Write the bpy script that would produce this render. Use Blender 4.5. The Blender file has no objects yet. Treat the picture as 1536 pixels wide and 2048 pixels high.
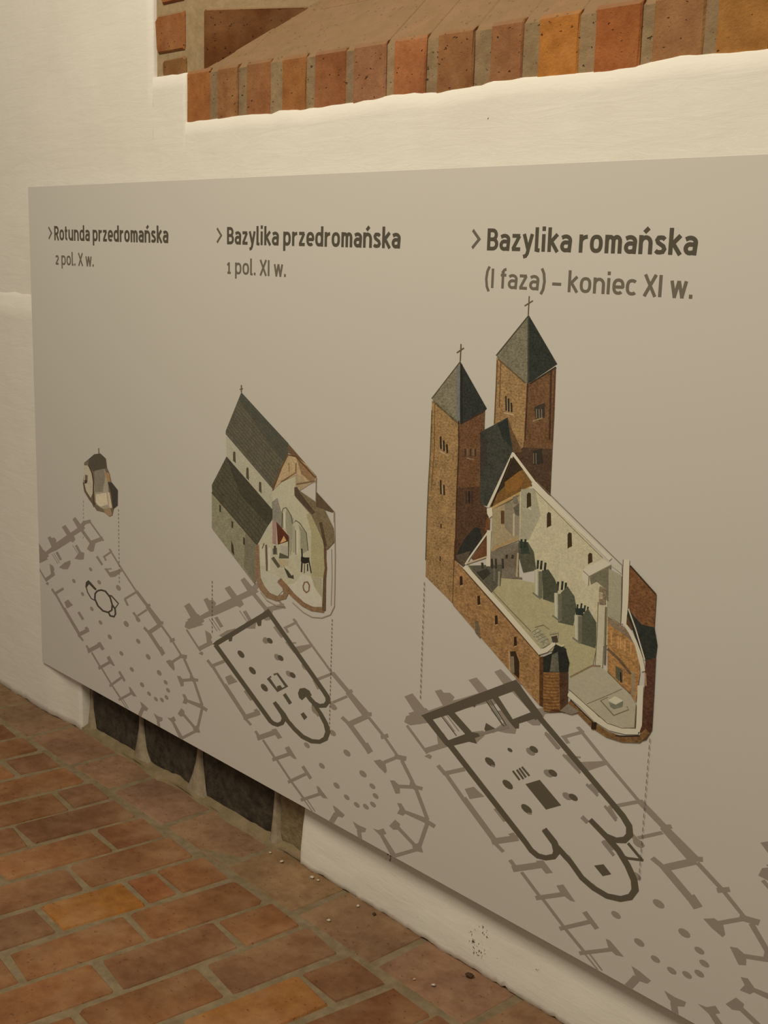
import bpy, bmesh, math, random
from mathutils import Vector, Matrix, noise
from mathutils.geometry import tessellate_polygon

# ------------------------------------------------------------------ camera, light, exposure
sc = bpy.context.scene
COL = sc.collection
cam_d = bpy.data.cameras.new('camera')
cam_d.sensor_fit = 'HORIZONTAL'; cam_d.sensor_width = 36.0
cam_d.lens = 2452.8 / 1536.0 * 36.0
cam_d.clip_start = 0.05
cam = bpy.data.objects.new('camera', cam_d); COL.objects.link(cam)
RX = Vector((0.66936, 0.74240, 0.02832)); UP = Vector((-0.17124, 0.11708, 0.97825)); FW = Vector((-0.72294, 0.65965, -0.20550))
cam.matrix_world = Matrix(((RX.x, UP.x, -FW.x, 0.0), (RX.y, UP.y, -FW.y, -1.7), (RX.z, UP.z, -FW.z, 1.46), (0, 0, 0, 1)))
sc.camera = cam
w = bpy.data.worlds.new('room_light'); sc.world = w; w.use_nodes = True
bg = w.node_tree.nodes['Background']; bg.inputs[0].default_value = (1.0, 0.885, 0.69, 1); bg.inputs[1].default_value = 0.275
def area(name, loc, target, size, power, col):
    l = bpy.data.lights.new(name, 'AREA'); l.shape = 'RECTANGLE'; l.size = size[0]; l.size_y = size[1]; l.energy = power; l.color = col
    o = bpy.data.objects.new(name, l); COL.objects.link(o); o.location = loc
    o.rotation_euler = (Vector(target) - Vector(loc)).to_track_quat('-Z', 'Y').to_euler(); return o
area('ceiling_lamp', (-1.65, -2.2, 3.8), (-1.85, -0.1, 1.0), (1.9, 1.3), 104.0, (1.0, 0.885, 0.69))
vs = sc.view_settings; vs.view_transform = 'Standard'; vs.look = 'None'; vs.gamma = 1.0; vs.exposure = 0.0; vs.use_curve_mapping = False

# ------------------------------------------------------------------ helpers
def N(nt, t, **kw):
    n = nt.nodes.new(t)
    for k, v in kw.items(): setattr(n, k, v)
    return n
def mat_base(name, rough=0.9, spec=0.2):
    m = bpy.data.materials.new(name); m.use_nodes = True; nt = m.node_tree
    b = nt.nodes['Principled BSDF']; b.inputs['Roughness'].default_value = rough; b.inputs['Specular IOR Level'].default_value = spec
    return m, nt, b
def noise_n(nt, co, scale, detail=4, rough=0.6, dist=0.0):
    n = N(nt, 'ShaderNodeTexNoise'); n.inputs['Scale'].default_value = scale; n.inputs['Detail'].default_value = detail
    n.inputs['Roughness'].default_value = rough; n.inputs['Distortion'].default_value = dist
    nt.links.new(co, n.inputs['Vector']); return n.outputs['Fac']
def ramp(nt, fac, stops):
    r = N(nt, 'ShaderNodeValToRGB'); e = r.color_ramp.elements
    while len(e) < len(stops): e.new(0.5)
    for i, (p, c) in enumerate(stops):
        e[i].position = p; e[i].color = (c[0], c[1], c[2], 1) if hasattr(c, '__len__') else (c, c, c, 1)
    nt.links.new(fac, r.inputs[0]); return r.outputs[0]
def mix(nt, fac, a, b, mode='MIX'):
    m = N(nt, 'ShaderNodeMix', data_type='RGBA', blend_type=mode)
    for s, v in ((0, fac), (6, a), (7, b)):
        if hasattr(v, 'is_linked') or hasattr(v, 'links'): nt.links.new(v, m.inputs[s])
        elif s == 0: m.inputs[0].default_value = v
        else: m.inputs[s].default_value = (v[0], v[1], v[2], 1)
    return m.outputs[2]
def math_n(nt, op, a, b=None):
    m = N(nt, 'ShaderNodeMath', operation=op)
    for i, v in enumerate((a, b)):
        if v is None: continue
        if hasattr(v, 'links'): nt.links.new(v, m.inputs[i])
        else: m.inputs[i].default_value = v
    return m.outputs[0]
def bump(nt, bsdf, hgt, strength, dist):
    n = N(nt, 'ShaderNodeBump'); n.inputs['Strength'].default_value = strength; n.inputs['Distance'].default_value = dist
    nt.links.new(hgt, n.inputs['Height']); nt.links.new(n.outputs[0], bsdf.inputs['Normal'])
def coords(nt, kind='Object'):
    return N(nt, 'ShaderNodeTexCoord').outputs[kind]
def world_pos(nt): return N(nt, 'ShaderNodeNewGeometry').outputs['Position']
def scaled(nt, co, s):
    m = N(nt, 'ShaderNodeMapping'); m.inputs['Scale'].default_value = s; nt.links.new(co, m.inputs[0]); return m.outputs[0]

def plaster_mat():
    m, nt, b = mat_base('limewash_plaster', 0.95, 0.1)
    p = world_pos(nt)
    brush = noise_n(nt, scaled(nt, p, (7, 7, 38)), 1.0, 5, 0.65, 0.6)
    lump = noise_n(nt, p, 14, 3, 0.5)
    fine = noise_n(nt, p, 160, 3, 0.6)
    col = mix(nt, ramp(nt, noise_n(nt, p, 5, 4), [(0.3, 0), (0.7, 1)]), (0.72, 0.695, 0.635), (0.69, 0.66, 0.60))
    # mould flecks where the photo shows them
    tot = None
    for (x, z, r, th) in FLECKS:
        v = N(nt, 'ShaderNodeVectorMath', operation='DISTANCE'); nt.links.new(p, v.inputs[0]); v.inputs[1].default_value = (x, 0.022, z)
        f = N(nt, 'ShaderNodeMapRange'); f.inputs['From Min'].default_value = r; f.inputs['From Max'].default_value = r * 0.3
        nt.links.new(v.outputs['Value'], f.inputs['Value'])
        k = math_n(nt, 'MULTIPLY', f.outputs[0], th)
        tot = k if tot is None else math_n(nt, 'MAXIMUM', tot, k)
    spk = noise_n(nt, scaled(nt, p, (1, 1, 0.7)), 140, 3, 0.7)
    lim = math_n(nt, 'SUBTRACT', 0.80, math_n(nt, 'MULTIPLY', tot, 0.245))
    fl = ramp(nt, math_n(nt, 'SUBTRACT', spk, lim), [(0.0, 0), (0.035, 1)])
    fl2 = math_n(nt, 'MULTIPLY', fl, math_n(nt, 'MINIMUM', math_n(nt, 'MULTIPLY', tot, 3.0), 1.0))
    col = mix(nt, fl2, col, (0.10, 0.08, 0.055))
    nt.links.new(col, b.inputs['Base Color'])
    h = math_n(nt, 'ADD', math_n(nt, 'MULTIPLY', brush, 0.9), math_n(nt, 'ADD', math_n(nt, 'MULTIPLY', lump, 1.0), math_n(nt, 'MULTIPLY', fine, 0.12)))
    bump(nt, b, h, 0.22, 0.006); return m
FLECKS = [(-1.85, 0.137, 0.035, 1.0), (-1.56, 0.06, 0.055, 1.0), (-1.552, 0.092, 0.045, 0.92), (-1.736, 0.044, 0.02, 0.8), (-1.60, 0.085, 0.03, 0.6),
          (-1.454, 0.14, 0.03, 0.75), (-1.325, 0.135, 0.02, 0.95), (-1.395, 0.085, 0.03, 0.65), (-1.632, 1.711, 0.008, 1.0), (-1.36, 0.06, 0.05, 0.45), (-1.50, 0.05, 0.03, 0.7)]

def brick_mat(name, dust_amt, dust_col, pit=0.5, bumps=0.6, rough=0.9, upz=None):
    """colour of each brick comes from the object's colour"""
    m, nt, b = mat_base(name, rough, 0.15)
    p = world_pos(nt); oi = N(nt, 'ShaderNodeObjectInfo')
    n1 = noise_n(nt, p, 28, 5, 0.65); n2 = noise_n(nt, p, 9, 3, 0.5); n3 = noise_n(nt, p, 190, 3, 0.7)
    c = mix(nt, ramp(nt, n1, [(0.3, 0), (0.72, 1)]), oi.outputs['Color'], mix(nt, 1.0, oi.outputs['Color'], (0.68, 0.60, 0.55), 'MULTIPLY'))
    c = mix(nt, math_n(nt, 'MULTIPLY', ramp(nt, n2, [(0.45, 0), (0.75, 1)]), dust_amt), c, dust_col)
    st = ramp(nt, noise_n(nt, p, 4.5, 4, 0.6), [(0.35, 0.72), (0.65, 1.08)])
    c = mix(nt, 1.0, c, st, 'MULTIPLY')
    pits = ramp(nt, noise_n(nt, scaled(nt, p, (1, 1, 1.5)), 75, 2, 0.6), [(0.665, 0), (0.73, 1)])
    c = mix(nt, math_n(nt, 'MULTIPLY', pits, pit), c, (0.035, 0.018, 0.010))
    if upz:
        g = N(nt, 'ShaderNodeNewGeometry'); s = N(nt, 'ShaderNodeSeparateXYZ'); nt.links.new(g.outputs['True Normal'], s.inputs[0])
        f = ramp(nt, s.outputs[2], [(0.35, 0), (0.6, upz)])
        dn = ramp(nt, noise_n(nt, scaled(nt, p, (1.0, 1.6, 1.6)), 16, 5, 0.65, 0.5), [(0.3, 0), (0.7, 1)])
        c = mix(nt, f, c, mix(nt, dn, (dust_col[0] * 0.86, dust_col[1] * 0.90, dust_col[2] * 0.84), (dust_col[0] * 1.08, dust_col[1] * 1.04, dust_col[2] * 1.12)))
    nt.links.new(c, b.inputs['Base Color'])
    h = math_n(nt, 'ADD', n1, math_n(nt, 'MULTIPLY', n3, 0.35)); h = math_n(nt, 'SUBTRACT', h, math_n(nt, 'MULTIPLY', pits, 0.8))
    bump(nt, b, h, bumps, 0.004); return m
def simple_mat(name, c1, c2, scale, bstr=0.5, bdist=0.004, rough=0.92, fine=120):
    m, nt, b = mat_base(name, rough, 0.15); p = world_pos(nt)
    n1 = noise_n(nt, p, scale, 5, 0.65); n2 = noise_n(nt, p, fine, 3, 0.65)
    nt.links.new(mix(nt, ramp(nt, n1, [(0.32, 0), (0.68, 1)]), c1, c2), b.inputs['Base Color'])
    bump(nt, b, math_n(nt, 'ADD', n1, math_n(nt, 'MULTIPLY', n2, 0.4)), bstr, bdist); return m

M = {}
M['plaster'] = plaster_mat()
M['floor_brick'] = brick_mat('worn_floor_brick', 0.55, (0.27, 0.175, 0.10), 0.3, 0.6)
M['niche_brick'] = brick_mat('orange_wall_brick', 0.30, (0.25, 0.158, 0.085), 0.85, 0.8, upz=0.95)
M['floor_mortar'] = simple_mat('floor_mortar', (0.16, 0.120, 0.068), (0.245, 0.185, 0.112), 26)
M['wall_mortar'] = simple_mat('lime_mortar', (0.34, 0.25, 0.15), (0.26, 0.19, 0.105), 40)
M['joint_mortar'] = simple_mat('pale_joint_mortar', (0.34, 0.285, 0.20), (0.24, 0.19, 0.13), 40)
M['fillet'] = simple_mat('damp_green_mortar', (0.17, 0.135, 0.07), (0.26, 0.19, 0.115), 22)
M['stone_dark'] = simple_mat('dark_granite', (0.030, 0.024, 0.018), (0.085, 0.068, 0.05), 38, 0.8, 0.006, 0.8)
M['stone_brown'] = simple_mat('brown_granite', (0.27, 0.21, 0.12), (0.16, 0.12, 0.065), 45, 0.8, 0.006, 0.85)
M['crumb'] = simple_mat('plaster_crumb', (0.55, 0.50, 0.42), (0.45, 0.40, 0.32), 60)
M['chip'] = simple_mat('dark_chip', (0.05, 0.03, 0.02), (0.09, 0.05, 0.03), 60)
def panel_mat():
    m, nt, b = mat_base('matt_printed_sheet', 0.6, 0.15)
    p = world_pos(nt)
    nt.links.new(mix(nt, noise_n(nt, p, 1.2, 2), (0.565, 0.545, 0.505), (0.555, 0.535, 0.495)), b.inputs['Base Color']); return m
M['panel'] = panel_mat()
M['panel_edge'] = simple_mat('sheet_edge', (0.62, 0.60, 0.56), (0.5, 0.48, 0.45), 40, 0.1)
M['spacer'] = simple_mat('aluminium_spacer', (0.5, 0.5, 0.5), (0.4, 0.4, 0.4), 40, 0.1, rough=0.4)
def ink_mat():
    m, nt, b = mat_base('printed_ink', 0.6, 0.12)
    a = N(nt, 'ShaderNodeAttribute', attribute_name='ink'); p = world_pos(nt)
    n1 = noise_n(nt, scaled(nt, p, (1, 1, 1.6)), 190, 2, 0.6); n2 = noise_n(nt, p, 45, 3, 0.6)
    v = math_n(nt, 'ADD', math_n(nt, 'MULTIPLY', math_n(nt, 'SUBTRACT', n1, 0.5), 3.2), math_n(nt, 'MULTIPLY', math_n(nt, 'SUBTRACT', n2, 0.5), 1.6))
    f = math_n(nt, 'ADD', 1.0, math_n(nt, 'MULTIPLY', v, a.outputs['Alpha'])); f = math_n(nt, 'MAXIMUM', f, 0.25)
    cb = N(nt, 'ShaderNodeCombineXYZ')
    for i in range(3): nt.links.new(f, cb.inputs[i])
    nt.links.new(mix(nt, 1.0, a.outputs['Color'], cb.outputs[0], 'MULTIPLY'), b.inputs['Base Color']); return m
M['ink'] = ink_mat()

def tag(o, label=None, cat=None, group=None, kind=None):
    if label: o['label'] = label
    if cat: o['category'] = cat
    if group: o['group'] = group
    if kind: o['kind'] = kind
    return o
def obj(name, me, mat=None, parent=None, loc=None):
    o = bpy.data.objects.new(name, me); COL.objects.link(o)
    if mat is not None and me is not None and not me.materials: me.materials.append(mat)
    if parent: o.parent = parent
    if loc: o.location = loc
    return o
def mesh(name, verts, faces, smooth=False):
    me = bpy.data.meshes.new(name); me.from_pydata(verts, [], faces); me.update()
    bm = bmesh.new(); bm.from_mesh(me); bmesh.ops.recalc_face_normals(bm, faces=bm.faces); bm.to_mesh(me); bm.free()
    if smooth:
        for p in me.polygons: p.use_smooth = True
    return me
def nz(x, y, z, s): return noise.noise(Vector((x * s, y * s, z * s)))
R = random.Random(7)

# ------------------------------------------------------------------ plaster wall
def interp(T, x):
    if x <= T[0][0]: return T[0][1]
    for (a, b), (c, d) in zip(T, T[1:]):
        if x <= c: return b + (d - b) * (x - a) / (c - a)
    return T[-1][1]
SILL_EDGE = [(-2.647, 1.759), (-2.55, 1.759), (-2.412, 1.761), (-2.303, 1.758), (-2.268, 1.762), (-2.172, 1.759), (-2.06, 1.762), (-1.947, 1.766), (-1.896, 1.77),
             (-1.778, 1.765), (-1.718, 1.767), (-1.657, 1.769), (-1.635, 1.773), (-1.545, 1.774), (-1.414, 1.771), (-1.333, 1.771), (-1.274, 1.776), (-1.214, 1.781),
             (-1.165, 1.777), (-1.063, 1.775), (0.4, 1.775)]
YW = 0.022
def plaster_y(x, z):
    return YW + 0.0022 * nz(x, 3.1, z, 5.0) + 0.0012 * nz(x, 1.7, z * 1.8, 14.0) + 0.0005 * nz(x, 8.7, z * 2, 40)
def plaster_patch(V, F, xs, zlo, zhi, yf, zstep=0.03, left=None, right=None, depth=0.05):
    """grid between zlo(x) and zhi(x) with a rounded rim returning into the wall"""
    nzv = max(6, int((zhi(xs[0]) - zlo(xs[0])) / zstep))
    base = len(V); rows = nzv + 5
    for x in xs:
        a, b = zlo(x), zhi(x)
        V.append((x, depth, a - 0.004)); V.append((x, yf(x, a) + 0.003, a - 0.002))
        for i in range(nzv + 1):
            z = a + (b - a) * i / nzv
            V.append((x, yf(x, z), z))
        V.append((x, yf(x, b) + 0.004, b + 0.003)); V.append((x, depth, b + 0.004))
    n = nzv + 5
    for i in range(len(xs) - 1):
        for j in range(n - 1):
            p = base + i * n + j
            F.append((p, p + n, p + n + 1, p + 1))
    for i, sgn, zmin in ((0, -1, left), (len(xs) - 1, 1, right)):      # rounded side returns above zmin
        if zmin is None: continue
        js = [j for j in range(n) if V[base + i * n + j][2] >= zmin]; k = len(V)
        for j in js:
            v = V[base + i * n + j]; V.append((v[0] + sgn * 0.0035, v[1] + 0.005, v[2])); V.append((v[0] + sgn * 0.004, max(depth, v[1]), v[2]))
        for a in range(len(js) - 1):
            p = base + i * n + js[a]; q = k + 2 * a; F.append((p, p + 1, q + 2, q)); F.append((q, q + 2, q + 3, q + 1))
def frange(a, b, s):
    n = max(1, int(round((b - a) / s))); return [a + (b - a) * i / n for i in range(n + 1)]
V = []; F = []
def zb(x): return 0.001 + 0.006 * nz(x, 0, 0, 22) + 0.006 * nz(x, 5, 0, 70)
ZP = 0.26
def foot_y(x, z):       # plaster flares out towards the floor; hollow added below the board widens its shadow
    t = min(1.0, max(0.0, (z - 0.02) / 0.14)); return plaster_y(x, z) + 0.012 * t * t * (3 - 2 * t)
plaster_patch(V, F, frange(-2.152, 1.2, 0.012), zb, lambda x: ZP, foot_y, 0.012, left=-1, depth=0.06)
plaster_patch(V, F, frange(-5.6, -2.792, 0.03), lambda x: ZP, lambda x: 3.1, plaster_y, right=1.83)
plaster_patch(V, F, frange(-2.792, -2.648, 0.012), lambda x: ZP, lambda x: 1.874 + 0.003 * nz(x, 0, 0, 30), plaster_y, right=1.71)
plaster_patch(V, F, frange(-2.648, 0.4, 0.015), lambda x: ZP, lambda x: interp(SILL_EDGE, x) + 0.0025 * nz(x, 0, 0, 28), plaster_y)
plaster_patch(V, F, frange(0.4, 1.2, 0.04), lambda x: ZP, lambda x: 3.1, plaster_y, left=1.78)
wall = tag(obj('wall_back', mesh('wall_back', V, F, True), M['plaster']), 'cream limewashed plaster wall behind the board', kind='structure')
# proud plaster pier left of the board with a sloping top
V = []; F = []
def pier_y(x, z):
    y = 0.0075 + 0.0010 * nz(x, 3, z, 5) + 0.0005 * nz(x, 9, z, 16)
    if z > 1.262: y += (z - 1.262) * 0.30
    t = min(1.0, max(0.0, (x + 3.43) / 0.13)); y += 0.014 * t * t * (3 - 2 * t)
    return y
plaster_patch(V, F, frange(-5.6, -3.238, 0.02), lambda x: zb(x), lambda x: 1.318, pier_y, 0.02, right=-1)
tag(obj('wall_left', mesh('wall_left', V, F, True), M['plaster']), 'lower plaster wall with a sloping ledge left of the board', kind='structure')
# masonry core behind plaster
def box_mesh(name, x0, x1, y0, y1, z0, z1):
    v = [(x, y, z) for x in (x0, x1) for y in (y0, y1) for z in (z0, z1)]
    return mesh(name, v, [(0, 1, 3, 2), (4, 6, 7, 5), (0, 4, 5, 1), (2, 3, 7, 6), (0, 2, 6, 4), (1, 5, 7, 3)])

# ------------------------------------------------------------------ bricks
def brick_mesh(name, lx, ly, lz, ch, jit, rr):
    """box with a chamfered, slightly uneven top outline (top at z=0), 8-sided"""
    hx, hy = lx / 2, ly / 2; c = ch * 1.6
    o = [(-hx + c, -hy), (hx - c, -hy), (hx, -hy + c), (hx, hy - c), (hx - c, hy), (-hx + c, hy), (-hx, hy - c), (-hx, -hy + c)]
    o = [(x + rr.uniform(-jit, jit), y + rr.uniform(-jit, jit)) for x, y in o]
    v = [(x, y, -lz) for x, y in o] + [(x, y, -ch) for x, y in o]
    for x, y in o:
        r = math.hypot(x, y); k = (r - ch) / r; v.append((x * (1 - ch / hx), y * (1 - ch / hy), rr.uniform(-0.0006, 0.0006)))
    f = [(i, (i + 1) % 8, 8 + (i + 1) % 8, 8 + i) for i in range(8)] + [(8 + i, 8 + (i + 1) % 8, 16 + (i + 1) % 8, 16 + i) for i in range(8)] + [tuple(range(16, 24)), tuple(range(7, -1, -1))]
    return mesh(name, v, f)
def srgb(c):
    return tuple((v / 255 / 12.92 if v <= 10 else ((v / 255 + 0.055) / 1.055) ** 2.4) for v in c)
FLOOR_COLS = [tuple(v * 0.92 for v in c) for c in ((0.29, 0.138, 0.062), (0.27, 0.135, 0.066), (0.31, 0.145, 0.062), (0.25, 0.112, 0.050), (0.28, 0.150, 0.078), (0.315, 0.15, 0.065))]
# floor slab of mortar
fl = tag(obj('floor', box_mesh('floor', -6.0, 2.5, -4.5, 0.25, -0.15, -0.0028), M['floor_mortar']), 'brick paved floor with grey mortar joints', kind='structure')
full = [brick_mesh('floor_brick', 0.1260, 0.265, 0.05, 0.004, 0.0045, R) for _ in range(10)]
bord = [brick_mesh('floor_brick_border', 0.262, 0.162, 0.05, 0.004, 0.004, R) for _ in range(4)]
TILT = 0.085
def floor_brick(me, x, y, rz, col, z=0.0):
    o = obj('brick', me, M['floor_brick'], fl, (x, y, z + R.uniform(-0.0015, 0.0012)))
    o.rotation_euler = (R.uniform(-0.006, 0.006), R.uniform(-0.006, 0.006), rz); o.color = (*col, 1); return o
# course centre lines measured on the photo:  x = a + TILT*y, pitch about 0.138
A0 = -2.186 + 0.069     # centre of the course between joints G and H
JOINTS = {-1: [-0.277, -0.357, -0.565], -3: [-0.284], -4: [-0.43], -5: [-0.254], 1: [-0.292, -0.575], 2: [-0.415], 3: [-0.275]}
special = {(-1, 2): (0.40, 0.175, 0.042), (3, 1): (0.36, 0.165, 0.05), (-1, 1): (0.30, 0.12, 0.05)}
for k in range(-18, 14):
    a = A0 + k * 0.1385
    js = [-0.142] + JOINTS.get(k, [(-0.28 if k % 2 else -0.42) + R.uniform(-0.012, 0.012)])
    while js[-1] > -1.3: js.append(js[-1] - 0.28 + R.uniform(-0.008, 0.008))
    for i, (ya, yb) in enumerate(zip(js, js[1:])):
        col = R.choice(FLOOR_COLS); s = R.uniform(0.9, 1.08); col = tuple(c * s for c in col)
        if (k, i) in special: col = special[(k, i)]
        yy = (ya + yb) / 2
        x = a + TILT * yy + R.uniform(-0.003, 0.003)
        o = floor_brick(R.choice(full), x, yy, -TILT + R.uniform(-0.010, 0.010), col)
        o.scale = (R.uniform(0.97, 1.02), (ya - yb - 0.011) / 0.265, 1)
bx = [-3.85, -3.57, -3.29, -3.02, -2.81, -2.535, -2.26, -1.98, -1.715, -1.44, -1.16, -0.88]
for x0, x1 in zip(bx, bx[1:]):
    me = R.choice(bord)
    o = floor_brick(me, (x0 + x1) / 2, -0.047, R.uniform(-0.01, 0.01), tuple(c * R.uniform(0.94, 1.06) for c in (0.295, 0.178, 0.105)), -0.001)
    o.scale = ((x1 - x0 - 0.014) / 0.262, 1, 1)

# ------------------------------------------------------------------ stone plinth in the wall foot
core = tag(obj('wall_core', box_mesh('wall_core', -3.30, -2.10, 0.075, 0.2, -0.05, 0.3), M['wall_mortar']), 'mortar bed behind the exposed plinth stones', kind='structure')
def stone(x0, x1, mat, ysurf):
    nx, nzz = 10, 8; v = []; f = []
    for i in range(nx + 1):
        for j in range(nzz + 1):
            u, t = i / nx, j / nzz
            x = x0 + (x1 - x0) * u + 0.004 * nz(x0, u * 3, t * 3, 2); z = -0.01 + 0.27 * t
            e = min(u, 1 - u) * (x1 - x0); y = ysurf + 0.004 * nz(x, 2, z, 18) + 0.002 * nz(x, 4, z, 60) + max(0, 0.012 - e) * 0.7
            v.append((x, y, z))
    for i in range(nx):
        for j in range(nzz):
            p = i * (nzz + 1) + j; f.append((p, p + nzz + 1, p + nzz + 2, p + 1))
    b = len(v); ring = [i * (nzz + 1) for i in range(nx + 1)] + [nx * (nzz + 1) + j for j in range(1, nzz + 1)] + [i * (nzz + 1) + nzz for i in range(nx - 1, -1, -1)] + [j for j in range(nzz - 1, 0, -1)]
    for r in ring: v.append((v[r][0], 0.10, v[r][2]))
    n = len(ring)
    for i in range(n): f.append((ring[i], ring[(i + 1) % n], b + (i + 1) % n, b + i))
    f.append(tuple(range(b, b + n)))
    return obj('stone', mesh('plinth_stone', v, f, True), mat, wall)
stone(-3.222, -2.938, M['stone_dark'], 0.046); stone(-2.924, -2.634, M['stone_dark'], 0.044); stone(-2.620, -2.286, M['stone_dark'], 0.043); stone(-2.274, -2.148, M['stone_brown'], 0.044)
def joint(xt0, xt1, xb0, xb1, y, top=0.26):
    v = []; n = 8
    for i in range(n + 1):
        t = i / n; e = (1 - min(1.0, t * top / 0.165)) ** 2.4; z = top * t + 0.0
        l = xt0 + (xb0 - xt0) * e; r = xt1 + (xb1 - xt1) * e; yy = y - 0.016 * (1 - t) ** 3 + 0.002 * nz(xt0, t * 5, 0, 2)
        v += [(l, yy + 0.004, z), ((l + r) / 2, yy, z), (r, yy + 0.004, z), (l, 0.09, z), (r, 0.09, z)]
    f = []
    for i in range(n):
        p = i * 5; q = p + 5
        for a, b in ((0, 1), (1, 2), (2, 4), (3, 0)): f.append((p + a, p + b, q + b, q + a))
    return obj('mortar_joint', mesh('mortar_joint', v, f, True), M['joint_mortar'], wall)
joint(-3.236, -3.226, -3.245, -3.185, 0.052); joint(-2.938, -2.926, -2.952, -2.862, 0.044); joint(-2.634, -2.620, -2.678, -2.580, 0.042); joint(-2.286, -2.274, -2.288, -2.252, 0.040)
# damp mortar fillet between the stones and the floor
v = []; f = []; xs = frange(-3.24, -2.15, 0.02)
for x in xs:
    a = 0.017 + 0.010 * nz(x, 0, 0, 9) + 0.004 * nz(x, 2, 0, 40); d = 0.0 + 0.012 * nz(x, 7, 0, 8) + 0.006 * nz(x, 7, 0, 30)
    v += [(x, 0.085, a + 0.004), (x, 0.046, a), (x, 0.022, a * 0.45), (x, 0.022 - d, 0.0035), (x, 0.022 - d - 0.008, -0.006)]
for i in range(len(xs) - 1):
    for j in range(4): p = i * 5 + j; f.append((p, p + 5, p + 6, p + 1))
obj('mortar_fillet', mesh('mortar_fillet', v, f, True), M['fillet'], wall)

# ------------------------------------------------------------------ brick window niche
TB = 0.95; YF = 0.026; ZT = 1.879
ALPHA = math.radians(33); EX, EY = math.cos(ALPHA), math.sin(ALPHA); CX, CY = -2.590, 0.030
def prism_x(name, prof, x0, x1, taper=0.0):
    n = len(prof); v = [(x0, y, z) for y, z in prof] + [(x1, y, z) for y, z in prof]
    f = [(i, (i + 1) % n, n + (i + 1) % n, n + i) for i in range(n)] + [tuple(range(n - 1, -1, -1)), tuple(range(n, 2 * n))]
    return mesh(name, v, f)
prof = [(YF + 0.0035, 1.70), (YF + 0.0035, ZT - 0.010), (YF + 0.0135, ZT + 0.0035), (0.60, ZT + 0.0035 + (0.60 - YF - 0.0135) * TB), (0.60, 1.70)]
niche = tag(obj('wall_niche', prism_x('niche_sill', prof, -2.84, 0.5), M['niche_brick']), 'sloping brick window sill above the board', kind='structure')
niche.color = (0.31, 0.225, 0.13, 1)
def solid(name, pts, parent, mat, colr=None):
    pass
RB = [(-2.646, -2.55), (-2.514, -2.432), (-2.402, -2.311), (-2.267, -2.182), (-2.155, -2.05), (-2.023, -1.925), (-1.9, -1.809), (-1.776, -1.681), (-1.639, -1.561), (-1.524, -1.433),
      (-1.397, -1.303), (-1.279, -1.183), (-1.161, -1.065), (-1.04, -0.945), (-0.92, -0.825), (-0.80, -0.705), (-0.68, -0.585), (-0.56, -0.465), (-0.44, -0.345), (-0.32, -0.225), (-0.20, -0.105), (-0.08, 0.015), (0.04, 0.135), (0.16, 0.255)]
RC = [tuple(v * q for v, q in zip(c, (0.80, 0.74, 0.76))) for c in ((0.50, 0.22, 0.07), (0.46, 0.25, 0.10), (0.40, 0.19, 0.075), (0.43, 0.20, 0.065), (0.43, 0.185, 0.07), (0.40, 0.21, 0.105), (0.48, 0.205, 0.08), (0.37, 0.19, 0.075), (0.42, 0.21, 0.09), (0.58, 0.265, 0.06), (0.47, 0.18, 0.055), (0.45, 0.245, 0.10), (0.52, 0.27, 0.07))]
def rowlock(x0, x1, col):
    """one sill brick: upright header face, arris worn round, body running up the slope"""
    L = 0.115; s = TB; j = lambda a: R.uniform(-a, a)
    zt = ZT + j(0.0012); yf = YF + j(0.002)
    pr = [(yf + 0.002, 1.72), (yf, 1.755), (yf + j(0.001), 1.82), (yf, zt - 0.008), (yf + 0.004, zt - 0.001), (yf + 0.012, zt + 0.0032), (yf + 0.012 + L, zt + 0.0034 + L * s), (yf + 0.06 + L, zt - 0.02 + L * s), (yf + 0.10, 1.72)]
    n = len(pr); c = 0.003; v = []
    for k, x in enumerate((x0, x0 + c, x1 - c, x1)):
        for i, (y, z) in enumerate(pr):
            d = c if k in (0, 3) else 0
            up = 3 < i < 7
            v.append((x + j(0.0012), y + (d if i < 4 else d * 0.4), z - (d * 0.35 if up else 0)))
    f = []
    for k in range(3):
        for i in range(n): f.append((k * n + i, k * n + (i + 1) % n, (k + 1) * n + (i + 1) % n, (k + 1) * n + i))
    f += [tuple(range(n - 1, -1, -1)), tuple(range(3 * n, 4 * n))]
    o = obj('brick', mesh('sill_brick', v, f), M['niche_brick'], niche); o.color = (*col, 1); return o
for i, (a, b) in enumerate(RB):
    rowlock(a, b, RC[i] if i < len(RC) else R.choice(RC))
# bricks lying further up the slope
def slope_brick(x0, x1, t0, t1):
    y0 = YF + 0.014; dz = 0.0045; v = []
    for t in (t0, t1):
        for x in (x0, x1):
            v.append((x, y0 + t, ZT + t * TB + dz)); 
    for t in (t0, t1):
        for x in (x0, x1):
            v.append((x, y0 + t + 0.02, ZT + t * TB - 0.02))
    f = [(0, 1, 3, 2), (4, 6, 7, 5), (0, 4, 5, 1), (2, 3, 7, 6), (0, 2, 6, 4), (1, 5, 7, 3)]
    o = obj('brick', mesh('slope_brick', v, f), M['niche_brick'], niche); o.color = (*R.choice(RC), 1)
for r, (t0, t1) in enumerate(((0.122, 0.235), (0.243, 0.355), (0.363, 0.475))):
    x = -2.55 + r * 0.2
    while x < 0.3:
        if x > CX + (t0 + 0.02) / math.tan(ALPHA) - 0.02: slope_brick(x, x + 0.236, t0, t1)
        x += 0.246
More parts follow.
